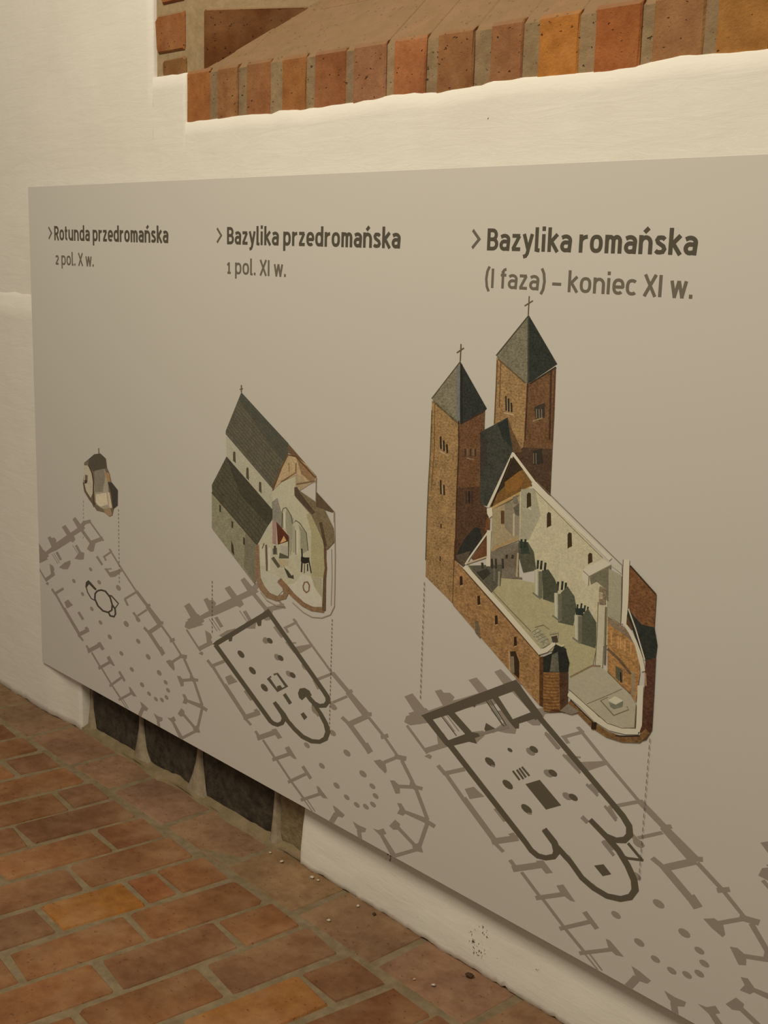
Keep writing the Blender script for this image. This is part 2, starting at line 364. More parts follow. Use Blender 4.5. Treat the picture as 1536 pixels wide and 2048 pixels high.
# left jamb and splayed reveal
def bed(name, pts, z0, z1):
    n = len(pts); v = [(x, y, z0) for x, y in pts] + [(x, y, z1) for x, y in pts]
    return mesh(name, v, [(i, (i + 1) % n, n + (i + 1) % n, n + i) for i in range(n)] + [tuple(range(n - 1, -1, -1)), tuple(range(n, 2 * n))])
jp = [(-2.84, 0.033), (-2.600, 0.033), (CX, CY + 0.012), (CX + 0.95 * EX, CY + 0.95 * EY), (CX + 0.6 * EX, 0.8), (-2.84, 0.8)]
jamb = tag(obj('wall_jamb', bed('niche_jamb', jp, 1.845, 3.1), M['wall_mortar']), 'brick jamb of the window niche, left side', kind='structure')
def face_brick(x0, x1, z0, z1, col, proud=0.006):
    me = brick_mesh('jamb_brick', x1 - x0, z1 - z0, 0.03, 0.004, 0.003, R)
    o = obj('brick', me, M['niche_brick'], jamb, ((x0 + x1) / 2, 0.033 - proud, (z0 + z1) / 2)); o.rotation_euler = (math.pi / 2, 0, 0); o.color = (*col, 1)
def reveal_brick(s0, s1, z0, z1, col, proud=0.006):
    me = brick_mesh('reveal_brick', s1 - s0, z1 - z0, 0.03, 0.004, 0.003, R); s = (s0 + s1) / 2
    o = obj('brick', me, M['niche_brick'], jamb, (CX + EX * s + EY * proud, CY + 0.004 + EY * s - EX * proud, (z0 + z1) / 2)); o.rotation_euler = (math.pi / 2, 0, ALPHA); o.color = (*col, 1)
face_brick(-2.758, -2.655, 1.872, 1.917, (0.22, 0.10, 0.035)); face_brick(-2.786, -2.656, 1.934, 2.019, (0.33, 0.125, 0.04))
z = 2.045
for i in range(9):
    a = -2.79 if i % 2 else -2.76
    face_brick(a, -2.655, z, z + 0.085, (0.33 * R.uniform(0.8, 1.1), 0.13, 0.045)); z += 0.104
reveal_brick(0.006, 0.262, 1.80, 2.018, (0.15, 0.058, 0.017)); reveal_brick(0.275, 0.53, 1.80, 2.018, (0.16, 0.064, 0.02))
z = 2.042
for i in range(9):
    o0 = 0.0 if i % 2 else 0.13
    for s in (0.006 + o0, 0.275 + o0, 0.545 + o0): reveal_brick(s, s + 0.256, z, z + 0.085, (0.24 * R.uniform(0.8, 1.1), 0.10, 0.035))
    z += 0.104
V = []; F = []
tag(obj('wall_recess', box_mesh('niche_back', -2.9, 0.6, 0.60, 0.66, 1.7, 3.1), M['plaster']), 'pale back wall of the window niche', kind='structure')
tag(obj('wall_backing', box_mesh('wall_backing', -5.6, 1.2, 0.66, 0.74, -0.15, 3.1), M['wall_mortar']), 'rough masonry backing of the wall', kind='structure')

# ------------------------------------------------------------------ information board
PX0, PZ0, PW, PH = -3.445, 0.168, 3.75, 1.456
board = obj('information_board', None); board.location = (PX0, 0, PZ0)
tag(board, 'long warm grey printed information board with church drawings, mounted on the plaster wall', 'board')
def sheet():
    c = 0.0012; t = 0.005
    v = [(c, 0, c), (PW - c, 0, c), (PW - c, 0, PH - c), (c, 0, PH - c), (0, c, 0), (PW, c, 0), (PW, c, PH), (0, c, PH), (0, t, 0), (PW, t, 0), (PW, t, PH), (0, t, PH)]
    f = [(0, 1, 2, 3), (11, 10, 9, 8)] + [(i, (i + 1) % 4, 4 + (i + 1) % 4, 4 + i) for i in range(4)] + [(4 + i, 4 + (i + 1) % 4, 8 + (i + 1) % 4, 8 + i) for i in range(4)]
    return mesh('printed_sheet', v, f)
sh = obj('printed_sheet', sheet(), M['panel'], board)
for sx in (0.3, 1.8, 3.4):
    for sz in (0.25, 1.25):
        bm = bmesh.new(); bmesh.ops.create_cone(bm, cap_ends=True, segments=12, radius1=0.015, radius2=0.015, depth=0.012, matrix=Matrix.Rotation(math.pi / 2, 4, 'X'))
        me = bpy.data.meshes.new('spacer'); bm.to_mesh(me); bm.free(); obj('spacer', me, M['spacer'], board, (sx, 0.0111, sz))

GOTHIC = """0.308,0.269,0.235;0;3185,5132 3984,4700 4060,4742 3263,5174
0.308,0.269,0.235;0;2698,4754 3268,4457 3411,4537 2844,4834
0.308,0.269,0.235;0;3233,4439 4026,4739 3953,4834 3158,4535
0.308,0.269,0.235;0;3233,4513 3558,4576 3439,4296 3257,4241 3042,4291
0.308,0.269,0.235;0;2170,4226 2462,4039 2494,4056 2203,4242
0.308,0.269,0.235;0;2324,4243 2598,4035 2731,4098 2459,4305
0.308,0.269,0.235;0;2281,3838 2593,4127 2889,4141 2843,3935 2581,3870
0.308,0.269,0.235;0;1093,3789 1357,3592 1497,3657 1235,3854
0.308,0.269,0.235;0;847,3695 1205,3458 1240,3475 882,3712
0.308,0.269,0.235;0;961,3737 1326,3502 1360,3520 996,3754
0.308,0.269,0.235;0;1296,3366 1658,3596 2011,3737 2044,3637 1842,3424 1569,3366
0.308,0.269,0.235;0;2684,4757 2999,5015 2860,5089 2488,4799
0.308,0.269,0.235;0;2999,5015 3331,5126 3290,5211 2860,5089
0.308,0.269,0.235;0;193,3294 664,3591 369,3715 -157,3439
0.308,0.269,0.235;0;1816,4381 2195,4378 2273,4484 1895,4487
0.308,0.269,0.235;0;4289,4523 4425,4460 4502,4507 4367,4569
0.308,0.269,0.235;0;4014,4213 4459,4459 4399,4494 3952,4248
0.308,0.269,0.235;0;4357,4485 4958,4088 5032,4129 4434,4526
0.308,0.269,0.235;0;4958,4088 5805,3562 5877,3604 5032,4129
0.308,0.269,0.235;0;3995,4232 4097,4144 4185,4185 4084,4273
0.308,0.269,0.235;0;4027,3904 4168,3952 4339,3861 4995,4109 5027,4044 4646,3801 4369,3722
0.308,0.269,0.235;0;3558,4155 3870,3963 3979,4021 3669,4213
0.308,0.269,0.235;0;4206,3906 4451,3976 4443,4010 4198,3940
0.308,0.269,0.235;0;5710,3592 6286,3301 6414,3384 5843,3675
0.308,0.269,0.235;0;6286,3301 6943,2987 7067,3070 6414,3384
0.308,0.269,0.235;0;5189,3250 5773,3570 5713,3611 5128,3292
0.308,0.269,0.235;0;5086,3248 5262,3081 5366,3131 5191,3298
0.308,0.269,0.235;0;6310,3290 6515,3380 6468,3441 6262,3351
0.308,0.269,0.235;0;5855,2916 6346,3211 6286,3247 5794,2952
0.308,0.269,0.235;0;5548,2948 5891,2781 5986,2843 5644,3010
0.308,0.269,0.235;0;2283,3097 2313,3130 2303,3167 2257,3194 2192,3200 2134,3183 2105,3149 2115,3112 2161,3086 2225,3080
0.308,0.269,0.235;0;3306,3677 3335,3709 3325,3745 3281,3770 3220,3776 3164,3759 3136,3727 3146,3692 3190,3667 3251,3661
0.308,0.269,0.235;0;3805,3391 3836,3426 3825,3465 3777,3492 3709,3499 3648,3481 3617,3446 3628,3407 3676,3379 3744,3373
0.308,0.269,0.235;0;2792,2814 2820,2846 2810,2881 2766,2907 2705,2912 2650,2896 2622,2864 2631,2829 2675,2804 2736,2798
0.308,0.269,0.235;0;4907,3454 4946,3498 4933,3548 4871,3583 4785,3591 4708,3568 4669,3524 4682,3474 4744,3439 4829,3431
0.308,0.269,0.235;0;3336,2482 3367,2517 3357,2556 3308,2584 3241,2590 3180,2572 3149,2537 3160,2498 3208,2470 3276,2464
0.308,0.269,0.235;0;3830,2188 3861,2224 3850,2263 3802,2290 3734,2297 3674,2279 3643,2244 3653,2205 3702,2177 3769,2171
0.308,0.269,0.235;0;2379,2202 2657,2032 2788,2104 2511,2274
0.308,0.269,0.235;0;5307,2489 5348,2536 5334,2587 5271,2624 5182,2632 5101,2608 5061,2562 5075,2511 5138,2474 5227,2466
0.308,0.269,0.235;0;4357,1879 4391,1918 4379,1960 4326,1991 4253,1997 4186,1978 4153,1939 4164,1897 4217,1867 4290,1860
0.308,0.269,0.235;0;5925,2155 5958,2193 5947,2235 5894,2266 5820,2273 5754,2253 5720,2215 5732,2172 5785,2142 5858,2135
0.308,0.269,0.235;0;-271,3203 -216,3357 80,3507 240,3561 788,3876 968,3979 1095,4085 1321,4197 1863,4486 2080,4594 2531,4826 2810,4975 2972,4897 2765,4779 2273,4531 2058,4326 1170,3878 865,3759 371,3517 606,3483 -83,3188
0.308,0.269,0.235;0;-293,3773 -50,3913 450,3628 80,3476
0.308,0.269,0.235;0;608,4158 789,4244 866,4196 1044,4246 1180,4194 1095,4055 865,3910
0.308,0.269,0.235;0;1544,4663 1764,4776 2105,4585 1863,4456
0.308,0.269,0.235;0;2221,5022 2387,5125 2764,4936 2531,4798
0.308,0.269,0.235;0;2273,4531 2369,4443 2203,4317 2034,4335
0.308,0.269,0.235;0;6921,2937 7156,3019 7146,3106 6910,3025
0.308,0.269,0.235;0;6482,2572 7063,2938 6985,3031 6402,2666
0.308,0.269,0.235;0;6107,2640 6368,2557 6445,2640 6185,2724
0.308,0.269,0.235;0;6310,2576 6925,2202 7049,2308 6438,2682
0.308,0.269,0.235;0;6879,2245 7060,2096 7227,2224 7047,2372
0.308,0.269,0.235;0;6257,3282 6892,2907 7027,3022 6397,3396
0.308,0.269,0.235;0;7011,2929 7559,2634 7628,2698 7083,2993
0.308,0.269,0.235;0;7486,2587 7721,2709 7686,2784 7450,2663
0.308,0.269,0.235;0;7560,2638 7991,2345 8057,2401 7627,2694
0.308,0.269,0.235;0;7557,2019 8046,2330 8003,2388 7513,2077
0.308,0.269,0.235;0;7908,2282 8276,2347 8302,2460 7935,2396
0.308,0.269,0.235;0;7258,2009 7468,2111 7640,2078 7697,1916 7650,1845 7434,1916
0.308,0.269,0.235;0;8103,2293 8468,1913 8559,1980 8196,2359
0.308,0.269,0.235;0;8448,2057 8678,1872 8602,1785 8418,1824
0.308,0.269,0.235;0;7972,1623 8558,1813 8559,1893 7974,1706
0.308,0.269,0.235;0;7802,1740 7946,1785 8115,1724 8131,1555 7993,1499
0.308,0.269,0.235;0;8506,1818 8805,1865 8827,1948 8529,1901
0.308,0.269,0.235;0;8569,1803 8957,1234 9057,1301 8671,1869
0.308,0.269,0.235;0;8247,1147 8980,1170 9037,1306 8281,1227
0.308,0.269,0.235;0;8052,1299 8183,1339 8281,1263 8354,1200 8248,1079 8062,1060 8140,1195
0.308,0.269,0.235;0;8920,1182 9197,1155 9256,1252 8979,1279
0.308,0.269,0.235;0;8950,1216 8722,558 8843,575 9069,1231
0.308,0.269,0.235;0;8562,524 8778,655 8863,569 8908,481 8608,406
0.308,0.269,0.235;0;7996,732 8668,479 8741,562 8071,816
0.308,0.269,0.235;0;7827,680 8007,896 8163,855 8141,709 7955,643
0.308,0.269,0.235;0;8728,531 7985,67 8022,-2 8763,464
0.308,0.269,0.235;0;7492,374 7933,-21 8073,98 7585,452
0.308,0.269,0.235;0;7300,414 7473,440 7640,552 7743,462 7542,336
0.308,0.269,0.235;0;6613,324 6839,306 7070,331 7043,229 6845,137 6707,217
0.308,0.269,0.235;0;6755,164 6832,-93 6962,-26 6886,230
0.308,0.269,0.235;0;5893,455 6048,441 6328,376 6248,275 6063,244 5977,324
0.308,0.269,0.235;0;5954,302 5751,-19 5922,-24 6122,296
0.308,0.269,0.235;0;735,2544 968,2423 1067,2495 835,2616
0.308,0.269,0.235;0;1018,2444 1575,2731 1523,2795 965,2509
0.308,0.269,0.235;0;939,2464 1550,2041 1652,2108 1044,2532
0.308,0.269,0.235;0;1575,2341 1824,2477 1996,2414 2119,2374 1726,2177
0.308,0.269,0.235;0;1479,2087 2397,1498 2533,1596 1622,2185
0.308,0.269,0.235;0;2401,1443 3088,1799 3025,1897 2336,1543
0.308,0.269,0.235;0;2378,1483 2658,1375 2736,1443 2456,1551
0.308,0.269,0.235;0;2797,1828 2938,1916 3057,1833 2987,1768
0.308,0.269,0.235;0;2836,1274 3043,1142 3132,1208 2926,1340
0.308,0.269,0.235;0;2987,1091 3748,1503 3684,1603 2920,1193
0.308,0.269,0.235;0;3533,1555 3715,1639 3965,1486 3797,1398
0.308,0.269,0.235;0;3157,1148 3691,810 3765,866 3232,1204
0.308,0.269,0.235;0;3606,753 4310,1149 4265,1218 3559,824
0.308,0.269,0.235;0;4072,1262 4233,1355 4541,1130 4416,1104 4187,1150
0.308,0.269,0.235;0;3720,827 4294,470 4360,524 3788,880
0.308,0.269,0.235;0;4238,396 4920,852 4868,905 4185,450
0.308,0.269,0.235;0;4718,987 5029,783 5125,860 4816,1064
0.308,0.269,0.235;0;4295,470 4804,196 4867,250 4359,524
0.308,0.269,0.235;0;4731,115 5432,526 5396,585 4695,174
0.308,0.269,0.235;0;5289,716 5385,725 5715,551 5536,502 5366,554
0.308,0.269,0.235;0;4785,203 5146,5 5177,32 4817,231
0.308,0.269,0.235;0;4893,260 5242,42 5274,68 4925,286
0.308,0.269,0.235;0;4989,1559 5020,1594 5009,1633 4961,1661 4893,1667 4833,1649 4802,1614 4812,1575 4861,1547 4928,1541
0.308,0.269,0.235;0;5931,2787 5966,2827 5954,2872 5899,2903 5823,2910 5754,2890 5718,2850 5730,2806 5785,2774 5862,2767
0.308,0.269,0.235;0;6443,1839 6478,1879 6466,1923 6411,1955 6335,1962 6265,1942 6230,1902 6242,1858 6297,1826 6374,1819
0.308,0.269,0.235;0;5553,1236 5584,1271 5574,1310 5525,1338 5458,1344 5397,1326 5366,1291 5377,1252 5425,1224 5492,1218
0.308,0.269,0.235;0;7005,1532 7040,1572 7028,1616 6973,1648 6896,1655 6827,1634 6792,1594 6804,1550 6859,1518 6936,1511
0.308,0.269,0.235;0;6098,935 6131,972 6119,1012 6069,1042 5999,1048 5935,1029 5903,993 5914,952 5964,923 6035,916
0.308,0.269,0.235;0;7310,1361 7338,1393 7328,1429 7284,1454 7223,1460 7168,1443 7139,1411 7149,1376 7193,1351 7254,1345
0.308,0.269,0.235;0;6452,786 6481,818 6471,853 6427,878 6366,884 6310,868 6282,836 6292,800 6336,775 6397,769
0.308,0.269,0.235;0;7426,1171 7454,1203 7444,1239 7400,1264 7339,1270 7284,1253 7255,1222 7265,1186 7309,1161 7370,1155
0.308,0.269,0.235;0;6803,731 6831,763 6822,798 6778,823 6717,829 6661,813 6633,781 6643,745 6687,720 6748,714
0.308,0.269,0.235;0;7348,942 7376,974 7366,1009 7323,1034 7261,1040 7206,1024 7178,992 7188,956 7231,931 7293,925
0.308,0.269,0.235;0;7112,801 7140,833 7131,869 7087,894 7026,899 6970,883 6942,851 6952,816 6996,791 7057,785
0.308,0.269,0.235;0;-214,3129 434,2714 492,2766 -154,3182
0.308,0.269,0.235;0;419,2728 1024,3072 974,3165 367,2823
0.308,0.269,0.235;0;382,2649 515,2745 601,2723 554,2644
0.308,0.269,0.235;0;686,3355 921,3330 992,3253 901,3099 771,3031"""
DARK1 = """0.083,0.071,0.055;0;3502,2919 3528,3049 3437,3045 3408,2902
0.083,0.071,0.055;0;3528,3049 3633,3134 3584,3167 3437,3045
0.083,0.071,0.055;0;3633,3134 3823,3203 3828,3254 3584,3167
0.083,0.071,0.055;0;3823,3203 4041,3220 4105,3275 3828,3254
0.083,0.071,0.055;0;4041,3220 4292,3110 4376,3152 4105,3275
0.083,0.071,0.055;0;4292,3110 4400,2923 4491,2951 4376,3152
0.083,0.071,0.055;0;4400,2923 4375,2768 4463,2764 4491,2951
0.083,0.071,0.055;0;4375,2768 4203,2675 4208,2622 4463,2764
0.083,0.071,0.055;0;4203,2675 3936,2653 3882,2598 4208,2622
0.083,0.071,0.055;0;3936,2653 3667,2731 3587,2684 3882,2598
0.083,0.071,0.055;0;3667,2731 3501,2889 3406,2856 3587,2684
0.083,0.071,0.055;0;3501,2889 3521,3036 3427,3017 3406,2856
0.083,0.071,0.055;0;2902,3104 2938,3262 3089,3363 3233,3327 3574,3198 3486,3141 3128,3248 2991,3124
0.083,0.071,0.055;0;2912,3140 3001,2970 3057,2994 2970,3160
0.083,0.071,0.055;0;3001,2970 3212,2826 3258,2856 3057,2994
0.083,0.071,0.055;0;3212,2826 3416,2813 3445,2846 3258,2856
0.083,0.071,0.055;0;4272,3156 4396,3168 4443,3206 4288,3191
0.083,0.071,0.055;0;4396,3168 4767,3036 4832,3062 4443,3206
0.083,0.071,0.055;0;4767,3036 4601,2888 4631,2862 4832,3062
0.083,0.071,0.055;0;4601,2888 4481,2905 4448,2869 4631,2862
0.083,0.071,0.055;0;4192,2636 4282,2546 4348,2604 4276,2675
0.083,0.071,0.055;0;4282,2546 4554,2577 4522,2623 4348,2604
0.083,0.071,0.055;0;4554,2577 4672,2713 4577,2697 4522,2623
0.083,0.071,0.055;0;4672,2713 4645,2864 4557,2827 4577,2697
0.083,0.071,0.055;0;4645,2864 4504,2946 4428,2901 4557,2827"""
DARK2 = """0.119,0.104,0.078;0;9478,3064 9631,3194 11644,4435 11824,4569 12006,4460 11827,4371 11556,4214 11544,4074 11420,4031 11349,4120 10353,3491 10329,3375 10206,3328 10181,3387 9707,3093
0.119,0.104,0.078;0;9527,3034 11888,1701 12028,1809 9683,3142
0.119,0.104,0.078;0;11879,1706 12020,1677 12099,1796 11991,1825
0.119,0.104,0.078;0;12020,1677 12235,1701 12229,1805 12099,1796
0.119,0.104,0.078;0;12235,1701 12469,1830 12351,1876 12229,1805
0.119,0.104,0.078;0;12469,1830 12584,2013 12393,1961 12351,1876
0.119,0.104,0.078;0;12584,2013 12510,2156 12346,2041 12393,1961
0.119,0.104,0.078;0;12510,2156 12154,2332 12038,2242 12346,2041
0.119,0.104,0.078;0;11779,4422 13927,3040 14052,3136 11918,4517
0.119,0.104,0.078;0;13904,3054 14018,2966 14171,3052 14033,3148
0.119,0.104,0.078;0;14018,2966 14026,2896 14193,2912 14171,3052
0.119,0.104,0.078;0;14026,2896 13971,2823 14051,2744 14193,2912
0.119,0.104,0.078;0;13971,2823 13826,2764 13804,2662 14051,2744
0.119,0.104,0.078;0;13826,2764 13673,2770 13581,2654 13804,2662
0.119,0.104,0.078;0;13673,2770 13539,2823 13417,2719 13581,2654
0.119,0.104,0.078;0;13539,2823 13367,2921 13245,2826 13417,2719
0.119,0.104,0.078;0;13008,2786 13070,2917 13261,2989 13431,2972 13526,2883 13308,2790 13162,2657 13053,2687
0.119,0.104,0.078;0;12370,2031 12572,1925 12690,2022 12531,2151
0.119,0.104,0.078;0;12572,1925 12842,1803 12954,1910 12690,2022
0.119,0.104,0.078;0;12842,1803 13157,1704 13251,1823 12954,1910
0.119,0.104,0.078;0;13157,1704 13525,1701 13568,1820 13251,1823
0.119,0.104,0.078;0;13525,1701 13854,1796 13824,1888 13568,1820
0.119,0.104,0.078;0;13854,1796 14123,1969 13978,2004 13824,1888
0.119,0.104,0.078;0;14123,1969 14225,2208 14037,2151 13978,2004
0.119,0.104,0.078;0;14225,2208 14128,2393 13977,2303 14037,2151
0.119,0.104,0.078;0;14128,2393 13927,2573 13796,2476 13977,2303
0.119,0.104,0.078;0;13927,2573 13646,2739 13525,2644 13796,2476
0.119,0.104,0.078;0;10830,3069 10865,3114 10845,3166 10776,3206 10686,3218 10608,3197 10573,3153 10594,3101 10662,3061 10753,3049
0.119,0.104,0.078;0;11310,2776 11345,2821 11325,2873 11256,2912 11166,2924 11088,2904 11053,2859 11074,2807 11142,2767 11233,2756
0.119,0.104,0.078;0;11804,2477 11840,2522 11819,2574 11750,2614 11660,2625 11583,2605 11547,2560 11568,2508 11637,2469 11727,2457
0.28,0.251,0.212;0;11831,3712 11864,3750 11853,3792 11800,3823 11726,3830 11660,3810 11626,3772 11638,3729 11691,3699 11764,3692
0.28,0.251,0.212;0;12279,3410 12312,3448 12301,3491 12248,3521 12175,3528 12108,3508 12074,3470 12086,3427 12139,3397 12212,3390
0.28,0.251,0.212;0;12736,3115 12770,3154 12759,3196 12706,3227 12632,3233 12566,3214 12532,3175 12544,3133 12597,3103 12670,3096
0.119,0.104,0.078;0;11977,3738 12009,3775 11998,3815 11948,3845 11877,3851 11814,3832 11781,3796 11792,3755 11843,3726 11913,3719
0.119,0.104,0.078;0;12409,3419 12441,3456 12430,3497 12380,3526 12309,3532 12246,3514 12213,3477 12224,3436 12275,3407 12345,3401
0.119,0.104,0.078;0;12877,3124 12910,3161 12898,3201 12848,3230 12777,3237 12714,3218 12681,3182 12693,3141 12743,3112 12814,3105
0.119,0.104,0.078;0;13118,2296 13233,2379 13371,2304 13258,2195
0.119,0.104,0.078;0;12430,2570 12677,2404 12786,2483 12540,2650
0.119,0.104,0.078;0;11943,2915 11792,2791 11909,2858 11983,2884
0.119,0.104,0.078;0;11792,2791 12213,2580 12248,2641 11909,2858
0.119,0.104,0.078;0;12213,2580 12632,2843 12508,2804 12248,2641
0.119,0.104,0.078;0;12632,2843 12227,3069 12175,3018 12508,2804
0.119,0.104,0.078;0;12227,3069 12054,2997 12079,2958 12175,3018
0.119,0.104,0.078;0;12193,2720 12326,2787 12439,2720 12240,2604
0.28,0.251,0.212;0;13511,2598 13746,2432 13814,2484 13580,2649"""
DARK3 = """0.118,0.102,0.076;0;17155,3510 19531,4922 19707,5018 19859,4924 19659,4778 19199,4506 18045,3826 17364,3454
0.118,0.102,0.076;0;19622,4879 19716,5016 20425,4500 20236,4369 20113,4491 19673,4783
0.118,0.102,0.076;0;19125,4477 19272,4555 19682,4212 20114,4484 20220,4391 19846,4177 19847,4075 19752,4045 19583,4142
0.118,0.102,0.076;0;17208,3494 17443,3566 17980,3226 18450,3513 18573,3601 18807,3639 18841,3590 18705,3510 18774,3411 18554,3383 18147,3169 18021,3065 17887,3096
0.118,0.102,0.076;0;17913,3777 18481,3490 18606,3620 18043,3908
0.118,0.102,0.076;0;18954,3782 18992,3919 19254,3878 19214,3789 19004,3722
0.118,0.102,0.076;0;18948,4369 19413,4003 19441,4028 18977,4393
0.118,0.102,0.076;0;19413,4003 19508,3976 19528,4004 19441,4028
0.118,0.102,0.076;0;19065,4405 19535,4008 19558,4028 19089,4425
0.118,0.102,0.076;0;19016,4393 19369,4099 19383,4111 19030,4405
0.118,0.102,0.076;0;17746,3666 18189,3386 18209,3405 17766,3685
0.118,0.102,0.076;0;18583,4162 18663,4145 18698,4200 18619,4216
0.266,0.238,0.205;0;18836,3594 19602,4006 19578,4057 18811,3647
0.118,0.102,0.076;0;17975,3076 20133,1771 20233,1878 18093,3188
0.118,0.102,0.076;0;20133,1771 20275,1669 20368,1780 20233,1878
0.118,0.102,0.076;0;20275,1669 20472,1616 20526,1738 20368,1780
0.118,0.102,0.076;0;20472,1616 20698,1664 20695,1770 20526,1738
0.118,0.102,0.076;0;20698,1664 20927,1785 20847,1861 20695,1770
0.118,0.102,0.076;0;20927,1785 21060,1994 20862,1922 20847,1861
0.118,0.102,0.076;0;21060,1994 20945,2162 20816,2042 20862,1922
0.118,0.102,0.076;0;20945,2162 20666,2330 20561,2218 20816,2042
0.118,0.102,0.076;0;20913,1983 21244,1825 21334,1929 21004,2095
0.118,0.102,0.076;0;21244,1825 21534,1619 21619,1725 21334,1929
0.118,0.102,0.076;0;21534,1619 21820,1530 21883,1643 21619,1725
0.118,0.102,0.076;0;21820,1530 22150,1499 22188,1618 21883,1643
0.118,0.102,0.076;0;22150,1499 22474,1573 22469,1690 22188,1618
0.118,0.102,0.076;0;22474,1573 22719,1721 22632,1801 22469,1690
0.118,0.102,0.076;0;22719,1721 22848,1954 22688,1917 22632,1801
0.118,0.102,0.076;0;22848,1954 22794,2165 22661,2070 22688,1917
0.118,0.102,0.076;0;22794,2165 22619,2389 22508,2287 22661,2070
0.118,0.102,0.076;0;22619,2389 22392,2590 22298,2486 22508,2287
0.118,0.102,0.076;0;22392,2590 22117,2741 22035,2635 22298,2486
0.118,0.102,0.076;0;22117,2741 21712,2925 21636,2828 22035,2635
0.118,0.102,0.076;0;20197,4464 22079,3333 22164,3433 20290,4561
0.118,0.102,0.076;0;22079,3333 22340,3166 22437,3271 22164,3433
0.118,0.102,0.076;0;22340,3166 22475,3032 22601,3124 22437,3271
0.118,0.102,0.076;0;22475,3032 22485,2916 22642,2931 22601,3124
0.118,0.102,0.076;0;22485,2916 22431,2835 22495,2735 22642,2931
0.118,0.102,0.076;0;22431,2835 22288,2763 22271,2653 22495,2735
0.118,0.102,0.076;0;22288,2763 22080,2757 22043,2652 22271,2653
0.118,0.102,0.076;0;22520,2729 22847,2531 22888,2581 22562,2779
0.118,0.102,0.076;0;22893,2590 22557,2492 22548,2441 22890,2541
0.118,0.102,0.076;0;22557,2492 22386,2499 22365,2446 22548,2441
0.118,0.102,0.076;0;20089,3013 20435,3224 20985,2907 20629,2689
0.118,0.102,0.076;0;19733,3152 19919,3028 19956,3065 19771,3189
0.118,0.102,0.076;0;19832,3210 20012,3080 20050,3116 19871,3247
0.118,0.102,0.076;0;19894,3262 20072,3136 20110,3173 19932,3299
0.118,0.102,0.076;0;19959,3312 20156,3195 20192,3233 19995,3349
0.118,0.102,0.076;0;19255,3088 19288,3130 19267,3180 19201,3219 19114,3231 19040,3212 19007,3169 19028,3119 19094,3081 19181,3069
0.118,0.102,0.076;0;19746,2783 19779,2826 19758,2876 19692,2914 19605,2926 19531,2907 19498,2865 19519,2815 19586,2776 19672,2764
0.118,0.102,0.076;0;20257,2460 20290,2503 20269,2553 20203,2591 20116,2603 20042,2584 20009,2541 20030,2491 20096,2453 20183,2441
0.266,0.238,0.205;0;19177,3071 19268,3079 19280,3114 19188,3107
0.266,0.238,0.205;0;20182,2428 20282,2454 20285,2488 20186,2462
0.276,0.248,0.215;0;20253,3660 20286,3697 20274,3737 20224,3766 20153,3773 20090,3754 20057,3717 20069,3677 20119,3648 20190,3641
0.276,0.248,0.215;0;20714,3378 20746,3414 20735,3455 20685,3484 20614,3491 20551,3472 20518,3435 20529,3395 20580,3365 20650,3359
0.276,0.248,0.215;0;21192,3090 21225,3126 21214,3167 21163,3196 21093,3203 21029,3184 20997,3147 21008,3107 21058,3077 21129,3071
0.118,0.102,0.076;0;20324,3734 20354,3769 20344,3807 20296,3834 20230,3840 20170,3823 20140,3788 20150,3750 20198,3723 20264,3717
0.118,0.102,0.076;0;20818,3425 20848,3460 20838,3498 20790,3525 20724,3531 20664,3514 20634,3479 20644,3441 20692,3414 20758,3408
0.118,0.102,0.076;0;21335,3123 21365,3158 21355,3196 21307,3223 21241,3229 21181,3212 21151,3177 21161,3139 21209,3112 21275,3106
0.118,0.102,0.076;0;19697,3542 19715,3563 19709,3586 19680,3603 19640,3606 19604,3596 19586,3575 19592,3552 19621,3535 19661,3532
0.118,0.102,0.076;0;21837,2027 22043,2139 22229,2020 22041,1905
0.286,0.258,0.225;0;20483,4184 20833,3968 20876,4014 20527,4230
0.286,0.258,0.225;0;20936,3888 21359,3672 21398,3719 20977,3936
0.286,0.258,0.225;0;21519,3504 21792,3378 21829,3426 21556,3552
0.286,0.258,0.225;0;21957,3241 22228,3055 22269,3100 21998,3286
0.286,0.258,0.225;0;21958,2545 22230,2373 22278,2429 22006,2600
0.286,0.258,0.225;0;21452,2825 21591,2764 21652,2845 21514,2906"""
